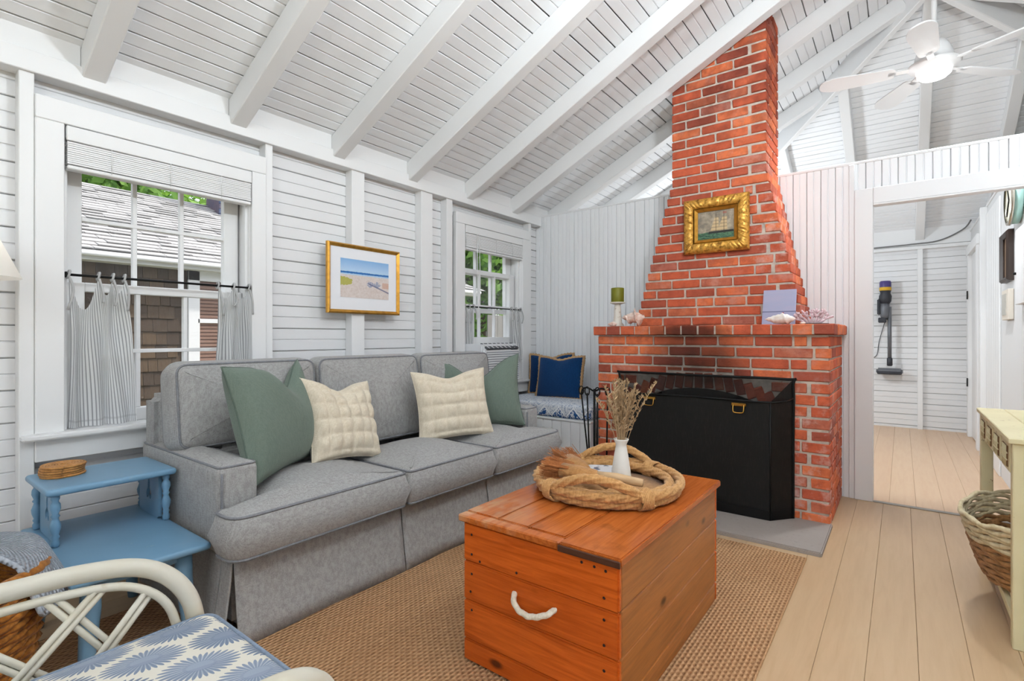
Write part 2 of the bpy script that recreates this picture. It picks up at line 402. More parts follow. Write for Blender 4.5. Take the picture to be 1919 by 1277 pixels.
for k in range(-4, 5):
    xx = RX + .59*k; yt = HIP(RX)+abs(xx-RX)+.03
    if yt < YF-.3 and abs(k): rafter((xx, YF+.02, ZC(HIP(YF+.02))), (xx, yt, ZC(HIP(yt))))
rafter((RX, YF+.02, ZC(HIP(YF+.02))), (RX, HIP(RX), ZC(RX)))
for s in (1, -1): rafter((RX - s*2.7, HIP(RX)+2.7, ZC(RX-2.7)), (RX, HIP(RX), ZC(RX)), .05, .19, 'hip_rafter')
rafter((RX, YB, ZC(RX)), (RX, HIP(RX)+.02, ZC(RX)), .04, .17, 'ridge_board')

# ------------------------------------------------------------------ sash windows of the left wall
def sash(win, y0, y1, z0, z1, X, st, rb, rt, cols, rows):
    s = box('sash', X-.02, X+.02, y0, y0+st, z0, z1, TRIM, win, .003)
    box('stile', X-.02, X+.02, y1-st, y1, z0, z1, TRIM, s, .003)
    box('rail', X-.02, X+.02, y0+st, y1-st, z0, z0+rb, TRIM, s, .003); box('rail', X-.02, X+.02, y0+st, y1-st, z1-rt, z1, TRIM, s, .003)
    gy0, gy1, gz0, gz1 = y0+st, y1-st, z0+rb, z1-rt
    for k in range(1, cols): yy = gy0+(gy1-gy0)*k/cols; box('muntin', X-.014, X+.014, yy-.009, yy+.009, gz0, gz1, TRIM, s, .002)
    for k in range(1, rows): zz = gz0+(gz1-gz0)*k/rows; box('muntin', X-.012, X+.016, gy0, gy1, zz-.009, zz+.009, TRIM, s, .002)
    for i in range(cols):
        for j in range(rows):
            a, b = gy0+(gy1-gy0)*i/cols, gy0+(gy1-gy0)*(i+1)/cols; c, d2 = gz0+(gz1-gz0)*j/rows, gz0+(gz1-gz0)*(j+1)/rows
            mesh('pane', [(X, a, c), (X, b, c), (X, b, d2), (X, a, d2)], [(0, 1, 2, 3)], GLASS, s)
def window(name, W, label, casl, casr, lower):
    y0, y1, z0, z1 = W; o = thing(name, label, None, (XL, (y0+y1)/2, z0), None, 'structure')
    box('side_casing', -2.83, -2.79, casl, y0, z0, z1, TRIM, o, .003); box('side_casing', -2.83, -2.79, y1, casr, z0, z1, TRIM, o, .003)
    box('head_casing', -2.83, -2.788, casl, casr, z1, 2.085, TRIM, o, .003)
    box('jamb', -3.02, -2.82, y0-.015, y0+.004, z0, z1, TRIM, o, .001); box('jamb', -3.02, -2.82, y1-.004, y1+.015, z0, z1, TRIM, o, .001)
    box('jamb', -3.02, -2.82, y0, y1, z1-.004, z1+.015, TRIM, o, .001)
    box('stool', -2.90, -2.745, casl-.045, casr+.04, z0-.022, z0+.002, TRIM, o, .006, seg=2); box('apron', -2.83, -2.79, casl, casr, z0-.115, z0-.022, TRIM, o, .003)
    box('outer_sill', -3.1, -2.90, y0-.05, y1+.05, z0-.04, z0+.0, TRIM, o, .003)
    for yy, s in ((y0, 1), (y1, -1)): box('stop', -2.865, -2.835, yy, yy+s*.018, z0, z1, TRIM, o, .002); box('parting_strip', -2.985, -2.965, yy, yy+s*.03, z0, z1, TRIM, o, .002)
    zm = z0+.60
    sash(o, y0+.012, y1-.012, zm, z1-.02, -2.945, .075, .04, .06, 3, 2)
    sash(o, y0+.012, y1-.012, lower, lower+.635, -2.90, .075, .06, .04, 3, 2)
    return o
window('window_1', W1, 'large white sash window beside the sofa with a neighbouring roof outside', .482, 1.43, .702)
window('window_2', W2, 'white sash window over the window seat holding an air conditioner', 2.945, 3.946, 1.03)
# ------------------------------------------------------------------ fireplace: bricks one by one
def brick_mat():
    m = Mat('red_brick', C('#b8503a'), .85, 0, .2); r = m.rnd(); X, Y, Z = m.xyz(m.world())
    m.col(m.mix(r.ramp(.0, .35), '#9d5140', '#cb6243')); m.over(r.ramp(.45, .8), '#e07a4e'); m.over(r.ramp(.86, .97)*.8, '#a8665a')
    n = m.noise(14, 5, .65); m.over(n.ramp(.42, .72)*.6, '#8a4030'); m.over(m.noise(70, 3).ramp(.6, .8)*.35, '#6b2f26')
    lime = m.noise(9, 4, .7).ramp(.5, .68)                                             # lime bloom: low at the hall-side jamb and up the stack's side
    zone = (X.ramp(-.62, -.5)*Z.ramp(.95, .6)).mx(X.ramp(-.95, -.72)*Z.ramp(1.4, 1.6)*Z.ramp(2.3, 2.0)*.8)
    m.over(lime*zone*.7, '#d9b8ae'); m.over(lime*r.ramp(.45, .9)*.38, '#d8a698')
    d = (((X + 1.1)/.42)*((X + 1.1)/.42) + ((Z - .89)/.30)*((Z - .89)/.30)) + m.noise(7, 4)*.9  # soot over the opening
    m.over(d.ramp(1.35, .45)*.88, '#241a17')
    d2 = ((X + 1.15)/.34)*((X + 1.15)/.34) + ((Z - 1.13)/.07)*((Z - 1.13)/.07) + m.noise(11, 4)*.8; m.over(d2.ramp(1.3, .5)*.75, '#2a1c18')
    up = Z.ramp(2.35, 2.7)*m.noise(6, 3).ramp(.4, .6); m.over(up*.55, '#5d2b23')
    m.bump(m.noise(40, 3, .65), .5, .006); return m
BRICK = brick_mat()
def mortar_mat():
    m = Mat('grey_mortar', C('#cfc3b6'), .95); X, Y, Z = m.xyz(m.world())
    m.over(m.noise(25, 4).ramp(.4, .7)*.5, '#8f8078')
    d = (((X + 1.1)/.42)*((X + 1.1)/.42) + ((Z - .93)/.26)*((Z - .93)/.26)) + m.noise(7, 4)*.9
    m.over(d.ramp(1.35, .45)*.7, '#2e2622'); m.bump(m.noise(80, 3), .4, .004); return m
MORT = mortar_mat()
SOOT = Mat('sooty_firebox', C('#15110f'), .95)
FX0, FX1, FY, CY = -1.803, -.325, 3.4375, 3.76
fp = thing('fireplace', 'red brick fireplace with stepped tapering chimney breast and brick mantel', 'fireplace', ((FX0+FX1)/2, FY, 0))
CO = .0690; J = .0125; BL = .2035
bricks = []                                          # (x0,x1,y0,y1,z0,z1,rot)
def row(x0, x1, half):
    out = []; x = x0; L = BL*.5-J/2 if half else BL
    while x < x1-.03:
        e = min(x+L*random.choice((1, 1, 1, .97, 1.03, .55 if L > .15 and random.random() < .3 else 1)), x1)
        if x1-e < .05: e = x1
        out.append((x, e)); x = e+J; L = BL
    return out
OX0, OX1 = -1.56, -.575
RA = .0; half_w = (OX1-OX0)/2; cxo = (OX0+OX1)/2; rise = .135; spring = .62
Rarc = (half_w**2+rise**2)/(2*rise); zc0 = spring+rise-Rarc
for i in range(16):
    z0 = i*CO+.004; z1 = z0+CO-J; even = i % 2 == 0
    segs = [(FX0, FX1)]
    zt = z1
    if z0 < spring+.02: segs = [(FX0, OX0), (OX1, FX1)]
    elif z0 < spring+rise+.10:
        hw = math.sqrt(max(0, (Rarc+.115)**2-(z0+.015-zc0)**2)); segs = [(FX0, cxo-hw), (cxo+hw, FX1)]
    at = spring+rise+.112
    if len(segs) == 2 and z0 > spring+.02 and z1-at > .018: bricks += [(s, e, FY, FY+.095, at, z1, 0) for s, e in row(segs[0][1]+J, segs[1][0]-J, even)]
    for k, (a, b) in enumerate(segs):
        if b < FX1-.001: b -= 0
        if b > FX1-.001 and not even: b = FX1-.105-J
        start = a if k == 0 else a
        if b-start < .03: continue
        for s, e in row(start, b, even): bricks.append((s, e, FY, FY+.095, z0, z1, 0))
    ys = FY+.105+J if even else FY
    yy = ys
    while yy < YP-.02:
        ye = min(yy+BL, YP-.002); bricks.append((FX1-.095, FX1, yy, ye, z0, z1, 0)); yy = ye+J
# arch of bricks on end
na = 17; a1 = math.asin(half_w/Rarc)
for k in range(na):
    a = -a1 + 2*a1*(k+.5)/na; bw = 2*a1*Rarc/na-.009
    bricks.append((cxo+math.sin(a)*(Rarc+.052)-bw/2, cxo+math.sin(a)*(Rarc+.052)+bw/2, FY-.002, FY+.09, zc0+math.cos(a)*(Rarc+.052)-.05, zc0+math.cos(a)*(Rarc+.052)+.05, -a))
# mantel: a course of headers
MZ0, MZ1 = 16*CO+.002, 16*CO+.066
x = FX0-.028; nm = 14; bw = (FX1-FX0+.056)/nm
for k in range(nm): bricks.append((x+k*bw+.004, x+(k+1)*bw-.005, FY-.035, FY+.165, MZ0, MZ1, 0))
y = FY+.17
while y < YP-.03: bricks.append((FX1+.03-.2, FX1+.03, y, min(y+.098, YP-.002), MZ0, MZ1, 0)); y += .108
# chimney breast
CZ = MZ1+.008; core = MB(); NT = 15
side_rows = []
for i in range(34):
    z0 = CZ+i*.0685; z1 = z0+.0685-J; even = i % 2 == 0; f = min(1, i/NT)
    a = -1.643+.282*f; b = -.502-.217*f
    bb = b if even else b-.105-J
    core.add(*boxg(a+.008, b-.008, CY+.008, YP-.005, z0-J, z1+.001))
    for s, e in row(a, bb, not even): bricks.append((s, e, CY, CY+.095, z0, z1, 0))
    yy = CY+.105+J if even else CY
    while yy < YP-.02: ye = min(yy+BL, YP-.002); bricks.append((b-.095, b, yy, ye, z0, z1, 0)); yy = ye+J
core.build('chimney_core', MORT, fp)
mo = MB(); e = .008
box('mortar_body', FX0+e, OX0-.004, FY+e, YP-.005, 0, MZ0, MORT, fp, 0); box('mortar_body', OX1+.004, FX1-e, FY+e, YP-.005, 0, MZ0, MORT, fp, 0)
A = [(cxo+math.sin(-a1+2*a1*k/16)*Rarc, zc0+math.cos(-a1+2*a1*k/16)*Rarc) for k in range(17)]
V = [(x, FY+e, z) for x, z in A] + [(x, FY+e, MZ0) for x, z in A] + [(x, FY+.3, z) for x, z in A] + [(x, FY+.3, MZ0) for x, z in A]
F = [(k, k+1, 18+k, 17+k) for k in range(16)] + [(k, 34+k, 35+k, k+1) for k in range(16)] + [(34+k, 51+k, 52+k, 35+k) for k in range(16)]
mesh('arch_mortar', V, F, MORT, fp)
box('mantel_mortar', FX0-.02, FX1+.022, FY-.027, YP-.005, MZ0+.004, MZ1-.004, MORT, fp, 0)
fb = MB()
for b in ((OX0-.01, OX0, FY+.1, 4.1, 0, .9), (OX1, OX1+.01, FY+.1, 4.1, 0, .9), (OX0, OX1, 4.09, 4.1, 0, .9), (OX0, OX1, FY+.02, 4.1, 0, .012), (OX0, OX1, FY+.3, 4.1, .9, .91)): fb.add(*boxg(*b))
fb.build('firebox', SOOT, fp)
variants = []
for k in range(4):
    V, F = boxg(-.1, .1, -.0475, .0475, -.029, .029); V = [tuple(c+random.uniform(-.0018, .0018) for c in v) for v in V]
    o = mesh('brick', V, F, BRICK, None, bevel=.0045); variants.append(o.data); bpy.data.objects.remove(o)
def seen(b):
    c = Vector(((b[0]+b[1])/2, (b[2]+b[3])/2, (b[4]+b[5])/2)); d = (c-Vector((0, 0, 1.1))).length
    front = (b[1]-b[0]) if b[1] < FX1-.09 or b[3]-b[2] < .1 else (b[3]-b[2])*.25
    return -max(front, .02)*(b[5]-b[4])/d/d
bricks.sort(key=seen); rest = MB()
for k, b in enumerate(bricks):
    jx = [random.uniform(-.0035, .0035) for _ in range(3)]
    M = Matrix.Translation(((b[0]+b[1])/2, (b[2]+b[3])/2+jx[1], (b[4]+b[5])/2)) @ Euler((jx[0], b[6]+jx[2]*2, jx[1]*2)).to_matrix().to_4x4() @ Matrix.Diagonal(((b[1]-b[0])/.2, (b[3]-b[2])/.095, (b[5]-b[4])/.058, 1))
    if k < 300:
        o = bpy.data.objects.new('brick', variants[k % 4]); COL.objects.link(o); o.parent = fp; o.matrix_parent_inverse = Matrix.Translation(-fp.location); o.matrix_basis = M
    else:
        me = variants[k % 4]; rest.add([M @ v.co for v in me.vertices], [tuple(p.vertices) for p in me.polygons])
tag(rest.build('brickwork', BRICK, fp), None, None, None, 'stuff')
def stone():
    m = Mat('hearth_concrete', C('#9b918a'), .8); m.over(m.noise(6, 5).ramp(.35, .75)*.6, '#a39a94'); m.over(m.noise(40, 3).ramp(.6, .8)*.4, '#6d6661'); m.bump(m.noise(50, 4), .3, .004); return m
V, F = boxg(-1.95, -.315, 2.95, FY+.02, -.01, .022)
tag(mesh('hearth_slab', V, F, stone(), None, bevel=.006, seg=2), 'grey concrete hearth slab in front of the brick fireplace', 'hearth')

# ------------------------------------------------------------------ fire screen
def screen_mat(tr):
    m = Mat('black_wire_mesh', C('#1d1d1c'), .6, .3); X, Y, Z = m.xyz()
    hole = ((X*700).sin().gt(-.1))*((Z*700).sin().gt(-.1)); m.over(m.noise(20, 4, .6, None, (6, 1, 1)).ramp(.5, .75)*.5, '#33312e'); m.mixshader('ShaderNodeBsdfTransparent', tr); return m
SCREEN = screen_mat(.05); HOOD = screen_mat(.42); BRASS = Mat('polished_brass', C('#c99a4a'), .25, 1)
fs = thing('fire_screen', 'black folding mesh fire screen with brass handles standing before the fireplace', 'fire screen', (-1.06, 3.3, .022))
SX0, SX1, SF, SBk, sz, sb = -1.617, -.509, 3.287, 3.41, .712, .842; w_ = .10; zb = .025
fr = MB()
def pl(name, pts, mat=SCREEN): return mesh(name, pts, [tuple(range(len(pts)))], mat, fs)
a, b = SX0+w_, SX1-w_
pl('front_mesh', [(a, SF, zb), (b, SF, zb), (b, SF, sz), (a, SF, sz)]); pl('wing_mesh', [(SX0, SBk, zb), (a, SF, zb), (a, SF, sz), (SX0, SBk, sb)]); pl('wing_mesh', [(b, SF, zb), (SX1, SBk, zb), (SX1, SBk, sb), (b, SF, sz)])
pl('hood_mesh', [(a, SF, sz), (b, SF, sz), (SX1, SBk, sb), (SX0, SBk, sb)], HOOD)
tube('back_rail', curve([(SX0, SBk, zb), (SX0, SBk, .5), (SX0, SBk, sb-.03), (SX0+.03, SBk, sb), (-1.06, SBk, sb), (SX1-.03, SBk, sb), (SX1, SBk, sb-.03), (SX1, SBk, .5), (SX1, SBk, zb)], 4), .008, BLACK, fs)
tube('front_rail', curve([(SX0, SBk-.002, sz+.02), (a, SF, sz), (-1.06, SF-.004, sz+.004), (b, SF, sz), (SX1, SBk-.002, sz+.02)], 6), .006, BLACK, fs)
for xx in (a, b): tube('upright', [(xx, SF, zb), (xx, SF, sz)], .005, BLACK, fs)
V = []
for z in (zb-.002, zb+.055):
    V += [(SX0, SBk, z), (a, SF-.006, z), (b, SF-.006, z), (SX1, SBk, z), (SX1, SBk+.01, z), (b, SF+.006, z), (a, SF+.006, z), (SX0, SBk+.01, z)]
mesh('base_band', V, [(i, (i+1) % 8, 8+(i+1) % 8, 8+i) for i in range(8)] + [(7, 6, 5, 4, 3, 2, 1, 0), tuple(range(8, 16))], BLACK, fs)
for hx in (-1.34, -.78):
    h = box('handle_plate', hx-.042, hx+.042, SF-.014, SF-.004, sz-.035, sz-.015, BRASS, fs, .003)
    tube('pull', curve([(hx-.03, SF-.014, sz-.025), (hx-.03, SF-.022, sz-.06), (hx-.02, SF-.022, sz-.072), (hx+.02, SF-.022, sz-.072), (hx+.03, SF-.022, sz-.06), (hx+.03, SF-.014, sz-.025)], 5), .004, BRASS, h, 6)

# ------------------------------------------------------------------ fire tools
ft = thing('fire_tool_set', 'black iron fire tool stand between window seat and brick fireplace', 'fire tools', (-1.72, 3.2, .022))
lathe('stand_base', [(.0, 0), (.10, 0), (.10, .012), (.03, .025), (.012, .04)], BLACK, ft, 20, (-1.71, 3.2, .022))
tube('stand_pole', [(-1.71, 3.2, .03), (-1.71, 3.2, .73)], .008, BLACK, ft)
tube('hook_bar', curve([(-1.805, 3.185, .69), (-1.795, 3.19, .725), (-1.76, 3.195, .735), (-1.71, 3.2, .715), (-1.66, 3.205, .735), (-1.625, 3.21, .725), (-1.615, 3.215, .69)], 6), .006, BLACK, ft)
for k, (xx, yy, x2) in enumerate(((-1.805, 3.185, -1.745), (-1.75, 3.17, -1.735), (-1.67, 3.17, -1.68), (-1.615, 3.215, -1.63))):
    r = tube('tool_rod', [(xx, yy, .70), (x2, yy+.01, .16)], .0055, BLACK, ft, 6)
    tube('loop_handle', [Vector((xx+.018*math.cos(t), yy, .715+.03*math.sin(t))) for t in [2*PI*j/12 for j in range(12)]], .004, BLACK, r, 6, closed=True)
    if k == 0: box('shovel_pan', x2-.045, x2+.045, yy-.01, yy+.012, .06, .17, BLACK, r, .004)
    if k == 1: lathe('brush_head', [(.008, .1), (.03, .07), (.035, 0), (.0, 0)], Mat('red_bristle', C('#7a2420'), .8), r, 10, (x2, yy+.01, .09))
    if k == 2: tube('poker_tip', [(x2, yy+.01, .17), (x2+.005, yy+.01, .10), (x2+.03, yy, .12)], .006, BLACK, r, 6)
# ------------------------------------------------------------------ sofa
GREY = fabric('grey_linen_weave', '#a8a7a5', '#84817f', 240); GPIPE = fabric('grey_linen_piping', '#85868a', '#6c6d71', 240)
sofa = thing('sofa', 'three seat grey linen slipcovered sofa with skirt under the windows', 'sofa', (-2.25, 1.85, 0))
V2 = lambda L: [Vector(p) for p in L]
box("base", -2.70, -1.885, .85, 2.845, .06, .33, GREY, sofa, .02, seg=2)
def skirt(name, p0, p1, zt, zb, flare, n, wav, amp):
    p0 = Vector(p0); p1 = Vector(p1); t = (p1-p0).normalized(); nn = Vector((t.y, -t.x)); V = []; F = []
    for i in range(n+1):
        f = i/n; b = p0.lerp(p1, f)
        for j in range(7):
            g = j/6; o = flare*g**1.3 + amp*math.sin(f*wav+1.3)*g
            for th in (0, -.006): q = b + nn*(o+th); V.append((q.x, q.y, zt+(zb-zt)*g))
    W = 14
    for i in range(n):
        for j in range(6):
            for th in (0, 1):
                a = i*W+j*2+th; F.append((a, a+2, a+W+2, a+W))
        for j in (0, 6): a = i*W+j*2; F.append((a, a+1, a+W+1, a+W))
    for i in (0, n):
        for j in range(6): a = i*W+j*2; F.append((a, a+1, a+3, a+2))
    return mesh(name, V, F, GREY, sofa, True)
for k, (a, b) in enumerate(((.842, 1.592), (1.598, 2.212), (2.218, 2.85))): skirt('skirt_panel', (-1.868, a), (-1.868, b), .325, .012, .038, 24, 7+k*2, .004)
skirt('skirt_panel', (-2.70, .838), (-1.95, .838), .325, .012, .022, 24, 22, .006)
skirt('skirt_panel', (-1.945, .836), (-1.872, .836), .325, .012, .04, 8, 3, .004)
skirt('skirt_panel', (-1.89, 2.855), (-2.70, 2.855), .325, .012, .03, 24, 12, .006)
for a, b in ((.826, .974), (2.722, 2.868)):
    pad('arm', outline([(-2.72, a), (-1.955, a), (-1.955, b), (-2.72, b)], [.02, .03, .03, .02]), .30, .628, .028, GREY, sofa, .012, piping=GPIPE, pr_=.0045, both=False)
    tube('piping', curve([(-1.952, a+.012, .60), (-1.951, a+.011, .45), (-1.952, a+.012, .32)], 3), .0045, GPIPE, sofa, 6)
box('back_frame', -2.74, -2.59, .84, 2.855, .06, .84, GREY, sofa, .03, seg=3)
seat_o = [
    outline([(-2.36, .98), (-1.945, .98), (-1.945, .795), (-1.785, .795), (-1.785, 1.574), (-2.36, 1.574)], [.03, .02, .04, .09, .03, .03]),
    outline([(-2.36, 1.58), (-1.785, 1.58), (-1.785, 2.203), (-2.36, 2.203)], [.03, .035, .035, .03]),
    outline([(-2.36, 2.209), (-1.785, 2.209), (-1.785, 2.905), (-1.945, 2.905), (-1.945, 2.715), (-2.36, 2.715)], [.03, .03, .09, .04, .02, .03])]
for O, c in zip(seat_o, ((-1.9, 1.25), (-2.05, 1.89), (-1.9, 2.46))): pad('seat_cushion', O, .315, .487, .042, GREY, sofa, .05, .0, .02, None, GPIPE, .0055, True, c)
al = .13
def backM(xb=-2.50, z0=.46):
    return Matrix(((0, -math.sin(al), math.cos(al), xb + z0*math.sin(al)), (1, 0, 0, 0), (0, math.cos(al), math.sin(al), z0 - z0*math.cos(al)), (0, 0, 0, 1)))
for k, pts in enumerate((
    [(.832, .60), (1.476, .60), (1.476, .972), (.832, .972)],
    [(1.484, .485), (2.172, .485), (2.172, .972), (1.484, .972)],
    [(2.18, .60), (2.85, .60), (2.85, .972), (2.18, .972)])):
    pad('back_cushion', outline(pts, .06), 0, .195, .05, GREY, sofa, .035, .0, .01, backM(), GPIPE, .005, True, None)
for a, b in ((.985, 1.476), (2.18, 2.712)): box('lower_back', -2.60, -2.33, a, b, .40, .63, GREY, sofa, .03, seg=3)

# ------------------------------------------------------------------ throw pillows
def pillowM(c, r, lean, roll=0):
    r = Vector((r[0], r[1], 0)).normalized(); n = r.cross(Vector((0, 0, 1))); u = Vector((0, 0, 1))*math.cos(lean) - n*math.sin(lean); n = r.cross(u)
    r2 = r*math.cos(roll) + u*math.sin(roll); u2 = u*math.cos(roll) - r*math.sin(roll)
    return Matrix(((r2.x, u2.x, n.x, c[0]), (r2.y, u2.y, n.y, c[1]), (r2.z, u2.z, n.z, c[2]), (0, 0, 0, 1)))
def pillow(name, label, group, w, h, T, M, mat, backmat=None, chop=0, pinch=.09, bubble=0, piping=None, pr_=.004, lob=0, n=28, uc=-.05, us=.42):
    if bubble: n = 56
    root = thing(name, label, 'pillow', M.translation, group)
    def P(i, j, s):
        u = -1+2*i/n; v = -1+2*j/n; u = math.copysign(abs(u)**.9, u); v = math.copysign(abs(v)**.9, v)
        e = max(0, (1-u*u)*(1-v*v)); c = math.exp(-((u-uc)/us)**2)*max(0, v+.15)**1.4
        x = w/2*u*(1-pinch*(1-v*v)) ; y = h/2*v*(1-pinch*(1-u*u)) - chop*c
        t = T/2*e**.42*(1-.35*c*(1 if chop else 0)) + .003
        if bubble and s > 0: t += bubble*(abs(math.sin(u*PI*3.0)*math.sin(v*PI*2.5+.4))**.5-.5)*min(1, e*5)
        t += .004*math.sin(5*u+2*v)*e
        return M @ Vector((x, y, s*t))
    N = n+1
    for nm, s, mt in (('front_cover', 1, mat), ('back_cover', -1, backmat or mat)):
        V = [P(i, j, s) for j in range(N) for i in range(N)]; F = [(j*N+i, j*N+i+1, (j+1)*N+i+1, (j+1)*N+i) for j in range(n) for i in range(n)]
        if s > 0:
            bnd = [i for i in range(n)] + [j*N+n for j in range(n)] + [n*N+i for i in range(n, 0, -1)] + [j*N for j in range(n, 0, -1)]
            ring = [Vector(V[b]) - M.to_3x3() @ Vector((0, 0, .003)) for b in bnd]
        mesh(nm, V, F, mt, root, True)
    if piping: tube('piping' if not lob else 'braid_trim', ring, pr_, piping, root, 8 if lob else 6, closed=True, lobes=lob, pitch=.03, amp=.3)
    return root
SAGE = fabric('sage_green_linen', '#707d72', '#5f6c62', 300, .95, .5); SAGEP = fabric('sage_piping', '#5f6d63', '#55625a', 300)
CREAM = fabric('cream_knit', '#ddd2be', '#cbbda4', 180); CREAMB = fabric('cream_lining', '#dcd9d4', '#cfccc6', 200)
NAVY = fabric('navy_linen', '#123a66', '#0d2d52', 260); BRAID = fabric('tan_braid', '#bd9a72', '#97754e', 200)
pillow('throw_pillow', 'large sage green pillow leaning on the sofa arm nearest the blue table', 'sage green pillows on the sofa', .54, .48, .19, pillowM((-2.165, 1.155, .755), (-.5, .86), .24, .03), SAGE, None, .10, .085, 0, SAGEP, uc=.38, us=.4)
pillow('throw_pillow', 'sage green pillow at the fireplace end of the sofa', 'sage green pillows on the sofa', .55, .47, .17, pillowM((-2.185, 2.53, .735), (.70, .71), .2, .06), SAGE, None, .105, .10, 0, SAGEP, uc=-.05, us=.52)
pillow('knit_pillow', 'small cream knit pillow beside the large green pillow', 'cream knit pillows on the sofa', .41, .41, .16, pillowM((-2.19, 1.50, .69), (-.12, .99), .38, -.12), CREAM, CREAMB, .035, .10, .02, CREAM, .003)
pillow('knit_pillow', 'wide cream bubble knit pillow in front of the green pillow by the window', 'cream knit pillows on the sofa', .47, .41, .13, pillowM((-2.11, 2.20, .70), (.40, .916), .3, .03), CREAM, CREAMB, .03, .085, .02, CREAM, .003)

# ------------------------------------------------------------------ window seat
bench = thing('corner_bench', 'white boarded box bench in the corner beside the fireplace', 'bench', (-2.32, 3.77, 0))
box('carcass', -2.785, -1.86, 3.42, 4.14, 0, .44, TRIM, bench, .003); box('lid', -2.785, -1.85, 3.40, 4.145, .44, .458, TRIM, bench, .004)
for k in range(11): xx = -2.785+k*.084; box('front_board', xx+.0015, xx+.0825, 3.408, 3.42, .02, .438, BEAD, bench, .0025)
def toile():
    m = Mat('blue_white_toile', C('#d9dce0'), .9); X, Y, Z = m.xyz(m.world())
    v = m.noise(20, 4, .6, None, (1, 1, 1), 1.5); m.over((v-.5).abs().lt(.022)*.8, '#54759f'); m.over(v.gt(.66)*.6, '#7f9cc0')
    tri = ((X*7.5).frac()-.5).abs()*2; front = Y.lt(3.445)
    zig = (Z-.462).lt(tri*.0+.075); z2 = ((Z-.47)/.075); m.over(front*(z2.lt(tri))*(m.noise(60, 2).gt(.5)), '#1f4f8a'); m.over(front*((z2-tri).abs().lt(.08)), '#eef0f2'); return m
tag(pad('seat_pad', outline([(-2.77, 3.405), (-1.865, 3.405), (-1.865, 4.135), (-2.77, 4.135)], .03), .458, .572, .03, toile(), None, .008), 'blue and white patterned seat pad on the white corner bench', 'cushion')
pillow('fringed_pillow', 'navy pillow with tan braid in front on the window seat', 'navy pillows on the window seat', .43, .36, .13, pillowM((-2.33, 3.74, .745), (1, .06), .22, .02), NAVY, None, .02, .05, 0, BRAID, .014, 3)
pillow('fringed_pillow', 'navy pillow with tan braid tucked behind the other by the window', 'navy pillows on the window seat', .43, .36, .12, pillowM((-2.55, 3.94, .755), (1, .16), .15, .03), NAVY, None, .03, .05, 0, BRAID, .014, 3)

# ------------------------------------------------------------------ pine chest
PX = wood('orange_pine_x', '#d0631f', '#a94812', 0, .22); PY = wood('orange_pine_y', '#ac6a30', '#854d1f', 1, .28); PZ = Mat('dark_edge', C('#4a2a1a'), .5)
def top_mat():
    m = wood('worn_pine_top', '#c26a2c', '#9c4c1c', 1, .22, False); X, Y, Z = m.xyz(m.world())
    wornz = X.ramp(-.90, -1.1)*Y.ramp(1.55, 1.4)*m.noise(14, 4, .6, None, (1, .5, 1)).ramp(.42, .58); m.over(wornz*.55, '#c39a72')
    m.over(m.noise(9, 4).ramp(.62, .7)*.35, '#5a2c16'); return m
PT = top_mat()
chest = thing('chest', 'orange stained pine plank chest serving as coffee table on the jute rug', 'chest', (-.89, 1.735, .012))
CX0, CX1, CY0, CY1, CZ1 = -1.172, -.606, 1.272, 2.19, .503
zz = [.014, .075, .205, .335, .473]
zz = [.016, .088, .218, .348, .478]
for a, b in zip(zz, zz[1:]):
    box('front_plank', CX0, CX1, CY0, CY0+.02, a+.001, b-.0006, PX, chest, .005, seg=2); box('back_plank', CX0, CX1, CY1-.02, CY1, a+.001, b-.001, PX, chest, .005)
    box('side_plank', CX0+.001, CX0+.02, CY0+.02, CY1-.02, a+.0008, b-.0008, PY, chest, .0035); box('side_plank', CX1-.02, CX1-.001, CY0+.02, CY1-.02, a+.0008, b-.0008, PY, chest, .0035)
tb = [CX0-.014, -1.045, -.925, -.79, CX1+.014]
for k, (a, b) in enumerate(zip(tb, tb[1:])): box('lid_board', a+.0015, b-.0015, CY0-.012 if k == 3 else CY0+.03, CY1+.012, .48, CZ1+.002, PT, chest, .004, seg=2)
box('lid_end', tb[0]+.001, tb[3]-.001, CY0-.014, CY0+.028, .48, CZ1, PT, chest, .004)
box('dark_end_strip', tb[3], tb[4]-.002, CY0-.018, CY0-.0125, .479, .498, PZ, chest, .002)
ROPEW = fabric('white_cotton_rope', '#e4dccb', '#c9bda4', 200)
tube('rope_handle', curve([(-.958, CY0+.008, .302), (-.950, CY0-.015, .292), (-.927, CY0-.026, .272), (-.880, CY0-.03, .266), (-.83, CY0-.022, .282), (-.806, CY0+.008, .298)], 14), .0085, ROPEW, chest, 14, lobes=3, pitch=.036, amp=.14)
NAIL = Mat('dark_nail', C('#2a120a'), .6)
for a, z in [(-1.135, .44), (-1.135, .375), (-.645, .455), (-.68, .458), (-.72, .46), (-.65, .38), (-1.135, .31), (-.65, .32), (-1.1, .36), (-.65, .25), (-1.135, .19), (-.65, .18), (-1.14, .25), (-.95, .365)]:
    lathe('nail', [(0, 0), (.0045, 0), (.0035, .0015), (0, .0015)], NAIL, chest, 8, M=Matrix.Translation((a, CY0, z)) @ Euler((PI/2, 0, 0)).to_matrix().to_4x4())

